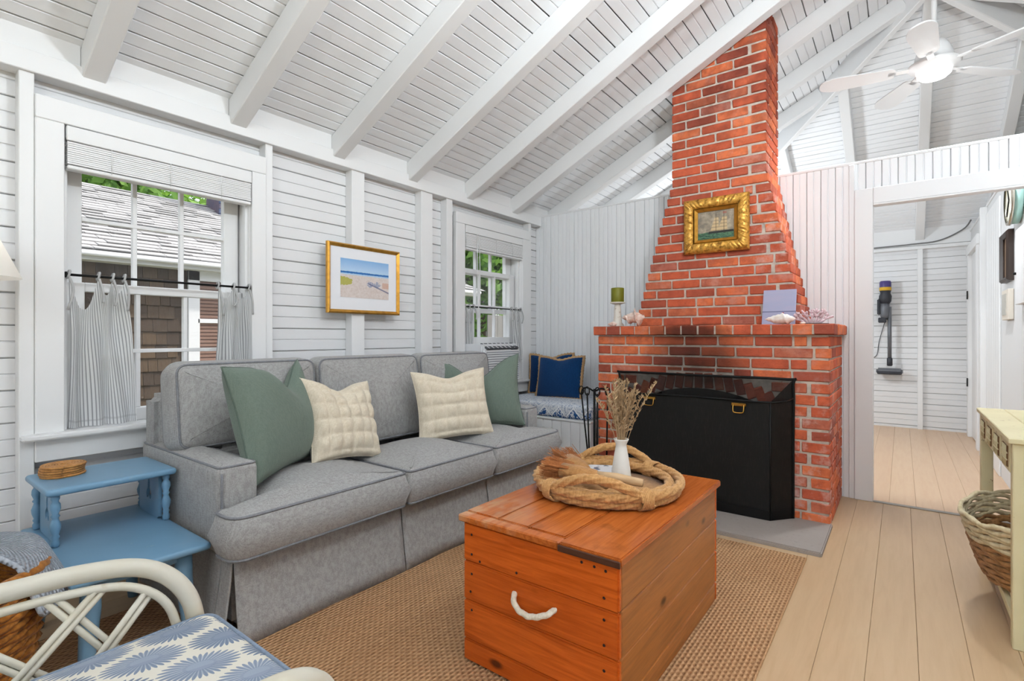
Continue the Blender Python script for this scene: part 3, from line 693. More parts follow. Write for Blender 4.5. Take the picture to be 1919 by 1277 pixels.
# ------------------------------------------------------------------ rope tray and what lies in it
JROPE = fabric('golden_rope', '#cb9c66', '#9a6c3e', 160); 
tx, ty = -.915, 1.815; TR = .27
tray = thing('rope_tray', 'round golden rope tray with looped handles on the chest', 'tray', (tx, ty, .505))
lathe('tray_base', [(0, 0), (TR-.02, 0), (TR-.02, .012), (0, .012)], fabric('woven_tray_base', '#b98a58', '#8c6238', 120), tray, 40, (tx, ty, .5055))
circ = lambda r, z, n=560: [(tx+r*math.cos(2*PI*k/n), ty+r*math.sin(2*PI*k/n), z) for k in range(n)]
for r, z in ((TR, .528), (TR+.012, .553), (TR-.028, .545)): tube('rim_rope', circ(r-.01, z), .0165, JROPE, tray, 20, closed=True, lobes=5, pitch=.06, amp=.17)
for a0 in (-1.27, 1.90):
    P = []
    for k in range(9):
        t = k/8; a = a0+(t-.5)*1.25; r = TR+.004; z = .553 + .06*math.sin(PI*t)**1.0
        P.append((tx+r*math.cos(a), ty+r*math.sin(a), z))
    tube('loop_handle', curve(P, 20), .0155, JROPE, tray, 20, lobes=5, pitch=.06, amp=.17)
    for s in (-1, 1):
        a = a0+s*.66; d = Vector((math.cos(a), math.sin(a), 0)); t = Vector((-d.y, d.x, 0)); c = Vector((tx, ty, .541))+d*(TR-.012); m = MB()
        coil = []
        for k in range(7*16): th = 2*PI*k/16; coil.append(c + t*(-.024+.048*k/(7*16)) + d*math.cos(th)*.037 + Vector((0, 0, math.sin(th)*.034)))
        tube('binding', coil, .0042, JROPE, tray, 6)
CERAM = Mat('white_ceramic', C('#e9e6df'), .35)
vx, vy, vz = -.895, 1.90, .518
vase = thing('vase', 'slim white ceramic vase of dried grass in the rope tray', 'vase', (vx, vy, vz))
lathe('vessel', [(0, 0), (.038, 0), (.041, .006), (.036, .05), (.027, .11), (.022, .135), (.021, .148), (.029, .165), (.030, .170), (.0265, .170), (.018, .145), (.018, .02), (0, .02)], CERAM, vase, 28, (vx, vy, vz))
GR = fabric('dried_grass', '#c4a884', '#a1845f', 90); random.seed(3)
for k in range(40):
    a = random.uniform(0, 2*PI); sp = random.uniform(.02, .10); h = random.uniform(.17, .285)
    if k == 0: a, sp, h = -.15+.6, .135, .27
    tip = Vector((vx+sp*math.cos(a), vy+sp*math.sin(a), vz+.16+h*.88)); b0 = Vector((vx+.008*math.cos(a), vy+.008*math.sin(a), vz+.11)); m = MB()
    cpt = curve([b0, b0.lerp(tip, .5)+Vector((-.01*math.cos(a), -.01*math.sin(a), .012)), tip], 6)
    m.add(*tubeg(cpt, .0013, 5))
    for i in range(44):                              # seed husks up the head
        f = .36+.64*i/44; q = cpt[min(len(cpt)-2, int(f*(len(cpt)-1)))]; q2 = cpt[min(len(cpt)-1, int(f*(len(cpt)-1))+1)]; fr_ = f*(len(cpt)-1) % 1; p = q.lerp(q2, fr_)
        dr = Vector((random.gauss(0, 1), random.gauss(0, 1), 1.6)).normalized(); sd_ = dr.cross(Vector((random.random(), 1, 0))).normalized()*.0036; L = random.uniform(.014, .026)*(1.2-f*.4)
        m.add([p, p+dr*L*.5+sd_, p+dr*L, p+dr*L*.5-sd_], [(0, 1, 2), (0, 2, 3)])
    tag(m.build('grass_stem', GR, vase), None, None, None, None)
# hand brushes and a small book in the tray
WOODH = wood('pale_brush_wood', '#d3b38c', '#b9946a', 0, .5, False); BRIS = fabric('coir_bristle', '#a8683a', '#7c4522', 150)
def brush(label, c, ang, z, tilt):
    root = thing('hand_brush', label, 'brush', (c[0], c[1], z), 'coir brushes in the rope tray')
    M = frame_at((c[0], c[1], z), 0, tilt, ang) @ Matrix.Scale(1.12, 4)
    def T(V): return xf(V, M)
    V, F = tubeg([(-.01, 0, 0), (.05, 0, .002), (.135, 0, 0)], [.0145, .0165, .0125], 12); mesh('handle', T(V), F, WOODH, root, True)
    V, F = tubeg([(-.13, 0, -.002), (-.075, 0, 0), (-.02, 0, 0), (.0, 0, 0)], [.034, .031, .024, .012], 14); V = [(x, y*1.25, z_*.7) for x, y, z_ in V]; mesh('binding', T(V), F, fabric('tan_binding', '#b58452', '#8f6237', 140), root, True)
    m = MB(); random.seed(int(c[0]*100))
    for k in range(260):
        yy = random.uniform(-.036, .036); z_ = random.uniform(-.018, .02); L = random.uniform(.05, .085); s = random.uniform(1.1, 1.6)
        p = Vector((-.10, yy, z_)); e_ = Vector((-.125-L, yy*s, z_*s+random.uniform(-.006, .006))); d_ = Vector((0, .0011, .0008))
        m.add(T([p-d_, p+d_, e_+d_*.6, e_-d_*.6]), [(0, 1, 2, 3)])
    tag(m.build('bristles', BRIS, root), None, None, None, 'stuff')
brush('coir hand brush with pale wood handle lying nearest the tray edge', (-.868, 1.672), .22, .592, .05)
brush('coir hand brush lying crosswise behind the other brush', (-.985, 1.775), -.55, .568, .10)
BKC = Mat('book_cover', C('#dfe3e8'), .3); BKC.over(BKC.noise(25, 3).ramp(.5, .56), '#3d5878')
bk = thing('small_book', 'small blue and white book lying in the rope tray', 'book', (-.99, 1.93, .518))
M = frame_at((-1.0, 1.915, .531), 0, 0, .5)
V, F = boxg(-.06, .06, -.08, .08, -.012, .012); mesh('pages', xf([(x*.97, y*.98, z*.8) for x, y, z in V], M), F, Mat('paper', C('#e8e3d8'), .9), bk)
for s in (-1, 1): V, F = boxg(-.061, .061, -.081, .081, s*.0115-.0015, s*.0115+.0015); mesh('cover', xf(V, M), F, BKC, bk)

# ------------------------------------------------------------------ rug
def rug_mat():
    m = Mat('jute_weave', C('#caa078'), .95, 0, .1); X, Y, Z = m.xyz(m.world())
    wob = m.noise(9, 2)*1.2; a = (X*420 + wob).sin(); b = ((Y*250) + wob + (X*420/(2*PI)).floor()*PI).sin(); h = (a*.6 + b*.55)
    m.over(h.ramp(.3, -.6)*.75, '#7d5536'); m.over(m.noise(90, 3).ramp(.45, .7)*.5, '#c79e72'); m.over(m.noise(1.5, 3).ramp(.4, .7)*.3, '#96633c'); m.bump(h, .8, .005); return m
V, F = boxg(-2.45, -.37, .15, 2.875, 0, .012)
rug = tag(mesh('rug', V, F, rug_mat(), None, bevel=.003), 'brown woven jute rug under the sofa and pine chest', 'rug')
# ------------------------------------------------------------------ blue step table and coasters
def blue_mat():
    m = Mat('blue_paint', C('#7399b4'), .35); m.over(m.noise(5, 4).ramp(.4, .7)*.35, '#5d86a2'); m.over(m.noise(22, 5, .7).ramp(.66, .74)*.4, '#a9b3ad'); m.bump(m.noise(30, 3), .05, .002); return m
BLUE = blue_mat()
bt = thing('step_table', 'blue painted two tier wooden side table beside the sofa', 'side table', (-2.28, .61, .0))
pad('lower_top', outline([(-2.64, .41), (-1.935, .41), (-1.935, .80), (-2.64, .80)], .02), .348, .372, .010, BLUE, bt, 0)
pad('upper_shelf', outline([(-2.62, .422), (-2.285, .422), (-2.285, .815), (-2.62, .815)], .02), .553, .577, .010, BLUE, bt, 0)
SP = [(.008, 0), (.012, .004), (.013, .02), (.009, .028), (.013, .035), (.009, .042), (.015, .06), (.0165, .075), (.011, .092), (.009, .10), (.014, .107), (.009, .114), (.0155, .132), (.0145, .148), (.009, .158), (.013, .166), (.012, .181), (.008, .181)]
for xx in (-2.32, -2.59):
    for yy in (.452, .786): lathe('spindle', SP, BLUE, bt, 14, (xx, yy, .372))
for yy in (.462, .776):                              # pierced side panels
    n = 48; V = []; F = []
    for side in (-.006, .006):
        for k in range(n):
            a = 2*PI*k/n; c, s = math.cos(a), math.sin(a); m_ = max(abs(c)/.105, abs(s)/.09); V.append((-2.455+c/m_, yy+side, .4625+s/m_))
        for k in range(n):
            a = 2*PI*k/n; r = .026+.012*math.cos(3*a+PI/2) ; V.append((-2.455+r*math.cos(a)*.8, yy+side, .468+r*math.sin(a)*1.35))
    for k in range(n):
        j = (k+1) % n
        F += [(k, j, n+j, n+k), (2*n+k, 3*n+k, 3*n+j, 2*n+j), (k, 2*n+k, 2*n+j, j), (n+k, n+j, 3*n+j, 3*n+k)]
    mesh('side_panel', V, F, BLUE, bt)
for xx, sx in ((-2.01, 1), (-2.57, -1)):
    for yy, sy in ((.475, -1), (.735, 1)): tube('leg', [(xx+sx*.02, yy+sy*.02, 0.0 if xx < -2.5 else .012), (xx+sx*.012, yy+sy*.012, .1), (xx, yy, .25), (xx, yy, .35)], [.017, .022, .028, .026], BLUE, bt, 14)
box('apron', -2.58, -2.0, .47, .74, .31, .348, BLUE, bt, .004)
WICK = fabric('wicker', '#c08a50', '#8d5c2c', 110)
for k in range(5):
    c = (-2.515+random.uniform(-.004, .004), .515+random.uniform(-.004, .004), .5815+k*.0085); P = []
    for i in range(190): a = i/190*2*PI*7; r = .008+.060*i/190; P.append((c[0]+r*math.cos(a), c[1]+r*math.sin(a), c[2]))
    lab = ('bottom wicker coaster of the stack on the blue table', 'second wicker coaster from the bottom of the stack', 'middle wicker coaster of the stack of five', 'second wicker coaster from the top of the stack', 'top wicker coaster of the stack on the blue table')[k]
    tag(tube('coaster', P, .0046, WICK, None, 6, lobes=2, pitch=.014, amp=.15), lab, 'coaster', 'stacked wicker coasters')

# ------------------------------------------------------------------ wicker basket with a throw, by the chair
bx, by = -2.10, .12
bk2 = thing('wicker_basket', 'tall brown wicker basket beside the rattan armchair', 'basket', (bx, by, .012))
WB = fabric('dark_wicker', '#b4752f', '#6d3c14', 90)
for k in range(28):
    f = k/27; z = .02+.39*f; r = .20+.055*math.sin(f*PI*.55); P = [(bx+(r+.006*(-1)**k*math.cos(i*PI*8/16))*math.cos(2*PI*i/64), by+(r+.006*(-1)**k*math.cos(i*PI*8/16))*math.sin(2*PI*i/64), z) for i in range(64)]
    tube('weaver', P, .0095, WB, bk2, 6, closed=True)
tube('rim', [(bx+.262*math.cos(2*PI*i/60), by+.262*math.sin(2*PI*i/60), .425+.012*math.sin(4*PI*i/60)) for i in range(60)], .016, WB, bk2, 10, closed=True, lobes=3, pitch=.06, amp=.12)
lathe('bottom', [(0, 0), (.2, 0), (.2, .012), (0, .012)], WB, bk2, 24, (bx, by, .013))
def knit():
    m = fabric('pale_blue_knit', '#bcc2ca', '#98a1ad', 150); X, Y, Z = m.uv(); h = (X*360).sin()*(Y*300).sin(); m.bump(h, .9, .006); m.over(h.ramp(-.2, -.9)*.5, '#7d8896'); return m
KN = knit(); V = []; F = []; U = []; n = 30; mth = 24
for i in range(n+1):                                  # folded throw heaped over the rim toward the table
    u = i/n
    for j in range(mth+1):
        v = j/mth; a = .78+2.0*u; rr = .03+.285*v
        z = .40 + .10*math.sin(min(1, .35+v*.62)*PI)**.8*(.8+.2*math.sin(3*u+1)) - (.10*max(0, v-.8)/.2) + .012*math.sin(9*u+4*v)
        V.append((bx+rr*math.cos(a)*1.02, by+rr*math.sin(a)*1.02, z+.02)); U.append((u*.6, v*.5))
for i in range(n):
    for j in range(mth): F.append((i*(mth+1)+j, (i+1)*(mth+1)+j, (i+1)*(mth+1)+j+1, i*(mth+1)+j+1))
o = tag(mesh('throw_blanket', V, F, KN, None, True, U), 'pale blue knitted throw heaped over the wicker basket', 'blanket')
m_ = o.modifiers.new('thick', 'SOLIDIFY'); m_.thickness = .022; m_.offset = -1; sub(o, 1)

# ------------------------------------------------------------------ rattan armchair
RAT = Mat('cream_rattan', C('#cfcabb'), .4); RAT.over(RAT.noise(7, 4, .5, None, (1, 1, 3)).ramp(.45, .75)*.5, '#c3b594'); RAT.over(RAT.noise(30, 3).ramp(.68, .75)*.35, '#a89474')
def palm():
    m = Mat('palm_print', C('#d8d2c4'), .9); X, Y, Z = m.xyz(m.world())
    u = (Y*.99 + X*.12)*6.8; v = (X*.99 - Y*.12)*11.0; row_ = v.floor(); lu0 = (u + (row_*.5)).frac() - .5; lv0 = v.frac() - .5; lu = lu0*.98; lv = lv0*1.02
    cu = (u + row_*.5).floor()
    a = S(m.nt, m.new('ShaderNodeMath').outputs[0]); an = a.o.node; an.operation = 'ARCTAN2'; m.nt.links.new((lv*.72).o, an.inputs[0]); m.nt.links.new(lu.o, an.inputs[1])
    r = ((lu*lu) + (lv*lv*.9)).m('SQRT'); spike = ((a*15).sin().abs()); R = spike*.15 + .34
    tone = m.mix((cu*3.7 + row_*2.3).sin().ramp(-1, 1), '#7a8596', '#939cab'); mask = r.lt(R)
    m.col(m.mix(mask, m.last, tone)); m.over(mask*spike.lt(.22)*r.gt(.2)*.6, '#d3d2cd'); m.over(mask*spike.gt(.75)*r.gt(.16)*.4, '#5b687c'); m.over(mask*lv.gt(.05)*.25, '#66738a')
    m.bump(m.noise(300, 2), .2, .002); return m
PALM = palm(); PPIPE = fabric('slate_piping', '#8592a3', '#6f7c8e', 200)
ch = thing('rattan_armchair', 'cream rattan armchair with lattice sides in front of the wicker basket', 'armchair', (-1.06, .2, .012))
def arm(s):
    X = lambda x: -1.06 + s*x
    top = curve([(X(.335), -.32, .66), (X(.338), -.1, .618), (X(.34), .12, .600), (X(.335), .32, .590), (X(.318), .43, .565), (X(.295), .495, .50), (X(.285), .52, .40), (X(.285), .525, .2), (X(.295), .53, .012)], 8)
    tube('arm_pole', top, .0195, RAT, ch, 14)
    inn = curve([(X(.325), -.32, .626), (X(.328), -.1, .585), (X(.33), .12, .567), (X(.325), .30, .558), (X(.308), .40, .537), (X(.287), .462, .475), (X(.278), .487, .36)], 8)
    tube('inner_pole', inn, .0095, RAT, ch, 8)
    tube('seat_rail', [(X(.315), -.32, .30), (X(.285), .50, .30)], .016, RAT, ch, 10)
    at_y = lambda y: min(inn, key=lambda q_: abs(q_.y-y) + (0 if q_.z > .4 else 9))
    for y0, y1 in ((-.38, -.14), (-.22, .02), (-.06, .18), (.10, .34), (.26, .43)):
        for a, b in ((y0, y1), (y1, y0)):
            q_ = at_y(max(-.31, a))
            for d_ in (-.009, .009): tube('lattice_cane', [(q_.x, q_.y+d_, q_.z), (X(.312), b+d_, .31)], .0068, RAT, ch, 7)
    tube('leg', [(X(.33), -.34, .66), (X(.34), -.36, .012)], .02, RAT, ch, 10)
arm(-1); arm(1)
tube('seat_rail', [(-1.34, .515, .30), (-.78, .515, .30)], .018, RAT, ch, 10); tube('seat_rail', [(-1.36, -.3, .30), (-.76, -.3, .30)], .016, RAT, ch, 10)
for k in range(9): tube('back_cane', [(-1.32+k*.065, -.33, .30), (-1.32+k*.065, -.42, .95)], .009, RAT, ch, 8)
tube('back_rail', curve([(-1.395, -.34, .62), (-1.38, -.40, .88), (-1.25, -.43, .97), (-1.06, -.44, .99), (-.87, -.43, .97), (-.74, -.40, .88), (-.725, -.34, .62)], 6), .022, RAT, ch, 10)
for k in range(8): tube('seat_cane', [(-1.30+k*.069, -.3, .30), (-1.30+k*.069, .51, .30)], .008, RAT, ch, 8)
pad('seat_cushion', outline([(-1.345, -.27), (-.775, -.27), (-.79, .55), (-1.33, .55)], .05), .32, .445, .035, PALM, ch, .02, 0, .006, None, PPIPE, .0055)

# ------------------------------------------------------------------ curtains, rods, blinds
def stripe():
    m = Mat('ticking_stripe', C('#f2f2f2'), .9, 0, .1); u, v, q_ = m.uv(); f = (u*1.0).frac(); m.over((f.lt(.33))*.85, '#55575b'); m.over((v.lt(.055)*v.gt(.04))*.5, '#777777')
    m.mixshader('ShaderNodeBsdfTranslucent', (f.lt(.33)*-.3 + .6), (.85, .85, .85, 1)); return m
STR = stripe(); TIE = Mat('tie_cotton', C('#b3b3b3'), .9)
def curtain(label, yt, yb, zt, zb, X, nodes, sag, folds, seed, nstr):
    root = thing('cafe_curtain', label, 'curtain', (X, (yb[0]+yb[1])/2, zb), 'striped cafe curtains'); random.seed(seed)
    n, mm = 60, 26; V = []; F = []; U = []
    for i in range(n+1):
        u = i/n; top = 0
        for a, b in zip(nodes, nodes[1:]):
            if a <= u <= b: t = (u-a)/(b-a); top = sag*math.sin(PI*t)*(b-a)/.5
        for j in range(mm+1):
            v = j/mm; z = (zt-.012-top) + (zb-(zt-.012-top))*v; y = (yt[0]+(yt[1]-yt[0])*u)*(1-v)+(yb[0]+(yb[1]-yb[0])*u)*v
            y += .010*math.sin(u*folds*2*PI*.7+2*v)*min(1, v*3); x_ = X + .018*math.sin(u*folds*2*PI+.8*math.sin(3*v+seed))*(.5+.6*v) + .006*math.sin(13*u+5*v)
            V.append((x_, y, z)); U.append((u*nstr, 1-v))
    for i in range(n):
        for j in range(mm): F.append((i*(mm+1)+j, (i+1)*(mm+1)+j, (i+1)*(mm+1)+j+1, i*(mm+1)+j+1))
    mesh('cloth', V, F, STR, root, True, U)
    for u in nodes:
        y = yt[0]+(yt[1]-yt[0])*u; z = zt
        tube('tie', [(X+.012*math.cos(t), y+.004*math.sin(t), z+.002+.017*math.sin(t)) for t in [2*PI*k/10 for k in range(10)]], .0048, TIE, root, 5, closed=True)
        tube('tie_tail', curve([(X+.014, y, z-.01), (X+.022, y+.012, z-.07), (X+.02, y+random.uniform(-.01, .02), z-random.uniform(.10, .16))], 4), .0055, TIE, root, 5)
def rod(y0, y1, z, X, label):
    root = thing('curtain_rod', label, 'curtain rod', (X, (y0+y1)/2, z)); tube('bar', [(X, y0, z), (X, y1, z)], .0055, BLACK, root)
    for y in (y0+.003, y1-.003): box('bracket', -2.83, X+.006, y-.004, y+.004, z-.012, z+.012, BLACK, root, .002)
rod(.578, 1.349, 1.36, -2.805, 'thin black curtain rod across the window beside the sofa')
curtain('striped cafe curtain hanging above the blue step table', (.590, .785), (.582, .835), 1.36, .708, -2.808, (0, .52, .78, 1), .13, 3.2, 1, 30)
curtain('striped cafe curtain bunched behind the sofa at the large window', (1.185, 1.34), (1.155, 1.345), 1.36, .71, -2.808, (0, .5, 1), .05, 3.5, 2, 26)
rod(3.055, 3.83, 1.34, -2.805, 'thin black curtain rod across the window above the air conditioner')
curtain('striped cafe curtain on the sofa side of the air conditioner window', (3.06, 3.17), (3.06, 3.17), 1.34, .72, -2.808, (0, .5, 1), .04, 3, 3, 18)
curtain('striped cafe curtain on the fireplace side of the air conditioner window', (3.66, 3.80), (3.68, 3.82), 1.34, .86, -2.79, (0, .5, 1), .05, 3, 4, 18)
BLIND = paint('white_blind', '#e6e6e6', .45, .02)
def blind(W, zb, label, n):
    y0, y1 = W[0]+.006, W[1]-.004; root = thing('window_blind', label, 'blind', (-2.8, (y0+y1)/2, zb)); zt = W[3]-.004
    box('valance', -2.80, -2.786, y0-.0, y1, zt-.062, zt, BLIND, root, .003); box('headrail', -2.83, -2.80, y0, y1, zt-.05, zt, BLIND, root, .002)
    m = MB(); k0 = zt-.066; st = (k0-zb-.02)/n
    for k in range(n):
        z = k0-k*st; V, F = boxg(-2.838, -2.790+random.uniform(-.0015, .0015), y0+.003, y1-.003, z-st*.84, z-.0003); m.add(V, F)
    tag(m.build('slat_stack', BLIND, root), None, None, None, 'stuff'); box('bottom_rail', -2.838, -2.788, y0+.003, y1-.003, zb, zb+.017, BLIND, root, .004)
    for f in (.2, .5, .8): tube('lift_cord', [(-2.787, y0+(y1-y0)*f, zt-.06), (-2.786, y0+(y1-y0)*f, zb+.01)], .0016, BLIND, root, 5)
    return root, y0, y1, zt
blind(W1, 1.805, 'raised white slatted blind above the large window by the sofa', 11)
r_, y0, y1, zt = blind(W2, 1.80, 'raised white slatted blind above the air conditioner window', 10)
for dy in (.0, .025): tube('pull_cord', curve([(-2.784, y0+.13+dy, zt-.06), (-2.782, y0+.14+dy, 1.5), (-2.78, y0+.15-dy, 1.25)], 6), .003, BLIND, r_, 5)

# ------------------------------------------------------------------ window air conditioner
ACW = Mat('ac_plastic', C('#e4e5e7'), .4); ACD = Mat('ac_dark', C('#55575b'), .6)
ac = thing('air_conditioner', 'white window air conditioner above the window seat', 'air conditioner', (-2.75, 3.3, .72))
box('housing', -3.25, -2.62, 3.06, 3.525, .705, 1.035, ACW, ac, .012, seg=2)
box('front_panel', -2.63, -2.595, 3.055, 3.53, .72, 1.0, ACW, ac, .014, seg=3)
for nm, a0_, a1_, mt in [('top_vent', 3.09, 3.50, ACD)] + [('vent_fin', 3.11+k*.055, 3.12+k*.055, ACW) for k in range(7)]:
    e_ = .001 if nm == 'top_vent' else .004; mesh(nm, [(-2.665, a0_, 1.041+e_), (-2.665, a1_, 1.041+e_), (-2.588, a1_, 1.0+e_), (-2.588, a0_, 1.0+e_), (-2.665, a0_, 1.03), (-2.665, a1_, 1.03), (-2.60, a1_, .99), (-2.60, a0_, .99)], [(0, 1, 2, 3), (7, 6, 5, 4), (0, 4, 5, 1), (1, 5, 6, 2), (2, 6, 7, 3), (3, 7, 4, 0)], mt, ac)
box('grille_back', -2.5955, -2.5925, 3.08, 3.505, .745, .972, Mat('grille_grey', C('#8f9298'), .6), ac, 0)
for k in range(12): z = .75+k*.0185; box('louvre', -2.597, -2.590, 3.085, 3.50, z, z+.011, ACW, ac, .002)
box('display', -2.597, -2.5925, 3.40, 3.49, .985, 1.015, ACD, ac, .001)
box('side_panel', -2.915, -2.895, 3.525, 3.82, .705, 1.03, ACW, ac, .001); box('side_panel', -2.915, -2.895, 3.066, 3.07, .705, 1.03, ACW, ac, .001)

# ------------------------------------------------------------------ beach picture
GOLD = Mat('gilt_frame', C('#d49c42'), .3, .75); GOLD.over(GOLD.noise(30, 3).ramp(.45, .7)*.4, '#8a5a1c')
def frame_members(root, pts, wd_, dep, mat, plane, name='frame_side'):
    # pts: outer rect corners in (a,b); plane maps (a,b,depth)
    n = 4; c = (sum(p[0] for p in pts)/4, sum(p[1] for p in pts)/4)
    inn = [(p[0]+math.copysign(wd_, c[0]-p[0]), p[1]+math.copysign(wd_, c[1]-p[1])) for p in pts]
    for k in range(4):
        j = (k+1) % 4; m1 = [((p[0]*2+q[0])/3, (p[1]*2+q[1])/3) for p, q in ((pts[k], inn[k]), (pts[j], inn[j]))]
        V = [plane(*pts[k], 0), plane(*pts[j], 0), plane(*inn[j], 0), plane(*inn[k], 0), plane(*pts[k], dep*.7), plane(*pts[j], dep*.7), plane(*m1[1], dep), plane(*m1[0], dep), plane(*inn[j], dep*.55), plane(*inn[k], dep*.55)]
        mesh(name, V, [(0, 1, 5, 4), (4, 5, 6, 7), (7, 6, 8, 9), (9, 8, 2, 3), (0, 3, 2, 1), (0, 4, 7, 9, 3), (1, 2, 8, 6, 5)], mat, root)
def beach():
    m = Mat('beach_print', C('#9cc0e0'), .6); X, Y, Z = m.xyz(); a = (Y-1.895)/.376; b = (Z-1.345)/.245; n = m.noise(60, 3)*.05
    m.col(m.mix((b+n).ramp(.68, 1), '#b9d2ea', '#86b1de')); hz = b + n*.6 - .025
    m.over(hz.lt(.665), '#2f6cae'); m.over(hz.lt(.615), '#a9cbe6'); m.over(hz.lt(.58), '#d9cec9'); m.over(hz.lt(.58)*m.noise(90, 4).ramp(.45, .75)*.7, '#c4b4aa'); m.over(hz.lt(.3)*m.noise(50, 4).ramp(.4, .8)*.7, '#c9b7ae')
    bush = ((a-.05)*(a-.05)*14 + (b-.42)*(b-.42)*40 + m.noise(90, 3)*.8).lt(.85); m.over(bush*.9, '#a9a53c')
    for cx in (.60, .74): 
        ch_ = ((a-cx).abs()+((b-.38).abs()*1.0)+n).lt(.12); m.over(ch_*m.noise(120, 2).gt(.42)*.75, '#7886a8')
    m.over(((b-.33)+(a-.7)*.5).abs().lt(.02)*a.gt(.55)*.8, '#5a5f7e'); m.over(a.gt(.86)*b.lt(.45)*b.gt(.3)*.6, '#c48f72'); return m
pic = thing('beach_picture', 'gold framed beach picture on the boarded wall above the sofa', 'picture', (-2.79, 2.08, 1.24))
pY = lambda a, b, d_: (-2.797+d_, a, b)
frame_members(pic, [(1.800, 1.243), (2.362, 1.243), (2.362, 1.682), (1.800, 1.682)], .024, .028, GOLD, pY)
box('mat_board', -2.797, -2.786, 1.82, 2.342, 1.262, 1.662, Mat('white_mat', C('#e9eaee'), .8), pic, 0)
mesh('print', [pY(1.895, 1.345, .0125), pY(2.271, 1.345, .0125), pY(2.271, 1.59, .0125), pY(1.895, 1.59, .0125)], [(0, 1, 2, 3)], beach(), pic)

# ------------------------------------------------------------------ ship painting on the chimney
OG = Mat('ornate_gilt', C('#e0a84c'), .35, .45); OG.over(OG.noise(45, 4, .6).ramp(.48, .64)*.8, '#7d4f16'); OG.over(OG.noise(70, 3).ramp(.6, .7)*.7, '#e9b964')
def ship():
    m = Mat('ship_canvas', C('#9c9484'), .5); X, Y, Z = m.xyz(); a = (X+1.159)/.246; b = (Z-1.77)/.216; n = m.noise(30, 4, .6)
    m.col(m.mix(n.ramp(.35, .65), '#7d7468', '#b3a48c')); m.over(n.ramp(.5, .8)*b.gt(.6)*.5, '#b9a8a4')
    sea = (b + (a*20).sin()*.01).lt(.30); m.over(sea, m.mix(m.noise(60, 3, .6, None, (1, 1, 3)).ramp(.35, .65), '#1f3d33', '#5f8464'))
    hull = ((a-.62)/.34).abs().lt(1)*((b-.29).abs().lt(.035)); m.over(hull, '#2a2d2a')
    for cx, hw in ((.44, .12), (.66, .13)):
        f = (b-.33)/.45; w_s = hw - f*.06 if False else (f*-.07 + hw)
        sail = ((a-cx-(f*.06)).abs().lt(w_s))*(b.gt(.33))*(b.lt(.78)); seam = ((f*4.2).frac()).gt(.18); m.over(sail*seam*.9, '#cdb287'); m.over(sail*(f*4.2).frac().lt(.3)*.4, '#8a6f48')
    m.over(((a-.48).abs().lt(.006))*b.gt(.3)*b.lt(.9), '#4a3c2c'); m.over(((a-.70).abs().lt(.006))*b.gt(.3)*b.lt(.95), '#4a3c2c'); m.over((a-.72).abs().lt(.05)*(b-.9).abs().lt(.03)*.6, '#a8483c'); return m
sp = thing('ship_painting', 'sailing ship painting in an ornate gilt frame on the brick chimney', 'picture', (-1.04, 3.75, 1.69))
gp = lambda a, b, d_: (a, CY-.006-d_, b)
x0, x1, z0, z1 = -1.263, -.821, 1.690, 2.080; prof = [(0, .004), (.002, .03), (.010, .036), (.022, .046), (.045, .05), (.064, .044), (.070, .032)]
for k in range(4):                                   # carved members, mitred
    cs = [(x0, z0), (x1, z0), (x1, z1), (x0, z1)]; A_, B_ = Vector(cs[k]), Vector(cs[(k+1) % 4]); t = (B_-A_).normalized(); nn = Vector((-t.y, t.x)); L = (B_-A_).length; V = []; F = []; n = 56
    for i in range(n+1):
        for j, (d_, h) in enumerate(prof):
            s = d_ + (L-2*d_)*i/n; p = A_+t*s+nn*d_; corner = math.exp(-(min(s, L-s)/.055)**2); wv = 0
            if 2 <= j <= 5: wv = .007*math.sin(s*170+j*1.7)*math.cos(s*61+j*2.3) + .012*corner*abs(math.sin(s*110+j))
            V.append(gp(p.x, p.y, h+wv))
    q = len(prof)
    for i in range(n):
        for j in range(q-1): F.append((i*q+j, (i+1)*q+j, (i+1)*q+j+1, i*q+j+1))
    mesh('carved_side', V, F, OG, sp, True)
frame_members(sp, [(x0+.07, z0+.068), (x1-.07, z0+.068), (x1-.07, z1-.068), (x0+.07, z1-.068)], .028, .034, GOLD, gp, 'inner_liner')
mesh('canvas', [gp(-1.175, 1.755, .012), gp(-.905, 1.755, .012), gp(-.905, 2.0, .012), gp(-1.175, 2.0, .012)], [(0, 1, 2, 3)], ship(), sp)
box('backing', x0+.01, x1-.01, CY-.012, CY-.004, z0+.01, z1-.01, PZ, sp, 0)

# ------------------------------------------------------------------ things on the mantel
MT = MZ1+.001
cl = thing('candle_holder', 'white turned candle holder at the window end of the mantel', 'candle holder', (-1.735, 3.62, MT))
DW = Mat('distressed_white', C('#e2ddd2'), .7); DW.over(DW.noise(40, 4).ramp(.58, .66)*.6, '#a8957c')
lathe('stem', [(0, 0), (.052, 0), (.05, .012), (.034, .028), (.030, .06), (.027, .10), (.026, .13), (.024, .155), (.020, .172), (0, .172)], DW, cl, 18, (-1.735, 3.62, MT)); lathe('dish', [(0, 0), (.03, 0), (.056, .008), (.057, .016), (.05, .014), (0, .012)], DW, cl, 22, (-1.735, 3.62, MT+.172))
cn = thing('pillar_candle', 'olive green pillar candle on the white candle holder', 'candle', (-1.735, 3.62, MT+.185))
lathe('wax', [(0, 0), (.047, 0), (.049, .004), (.049, .108), (.045, .112), (.03, .108), (0, .106)], Mat('green_wax', C('#74741c'), .45), cn, 26, (-1.735, 3.62, MT+.185)); tube('wick', [(-1.735, 3.62, MT+.29), (-1.733, 3.62, MT+.302)], .0015, BLACK, cn, 5)
def shellm(name, c1, c2):
    m = Mat(name, C(c1), .4); m.over(m.noise(35, 3, .5, None, (1, 1, 4)).ramp(.45, .65)*.7, C(c2)); return m
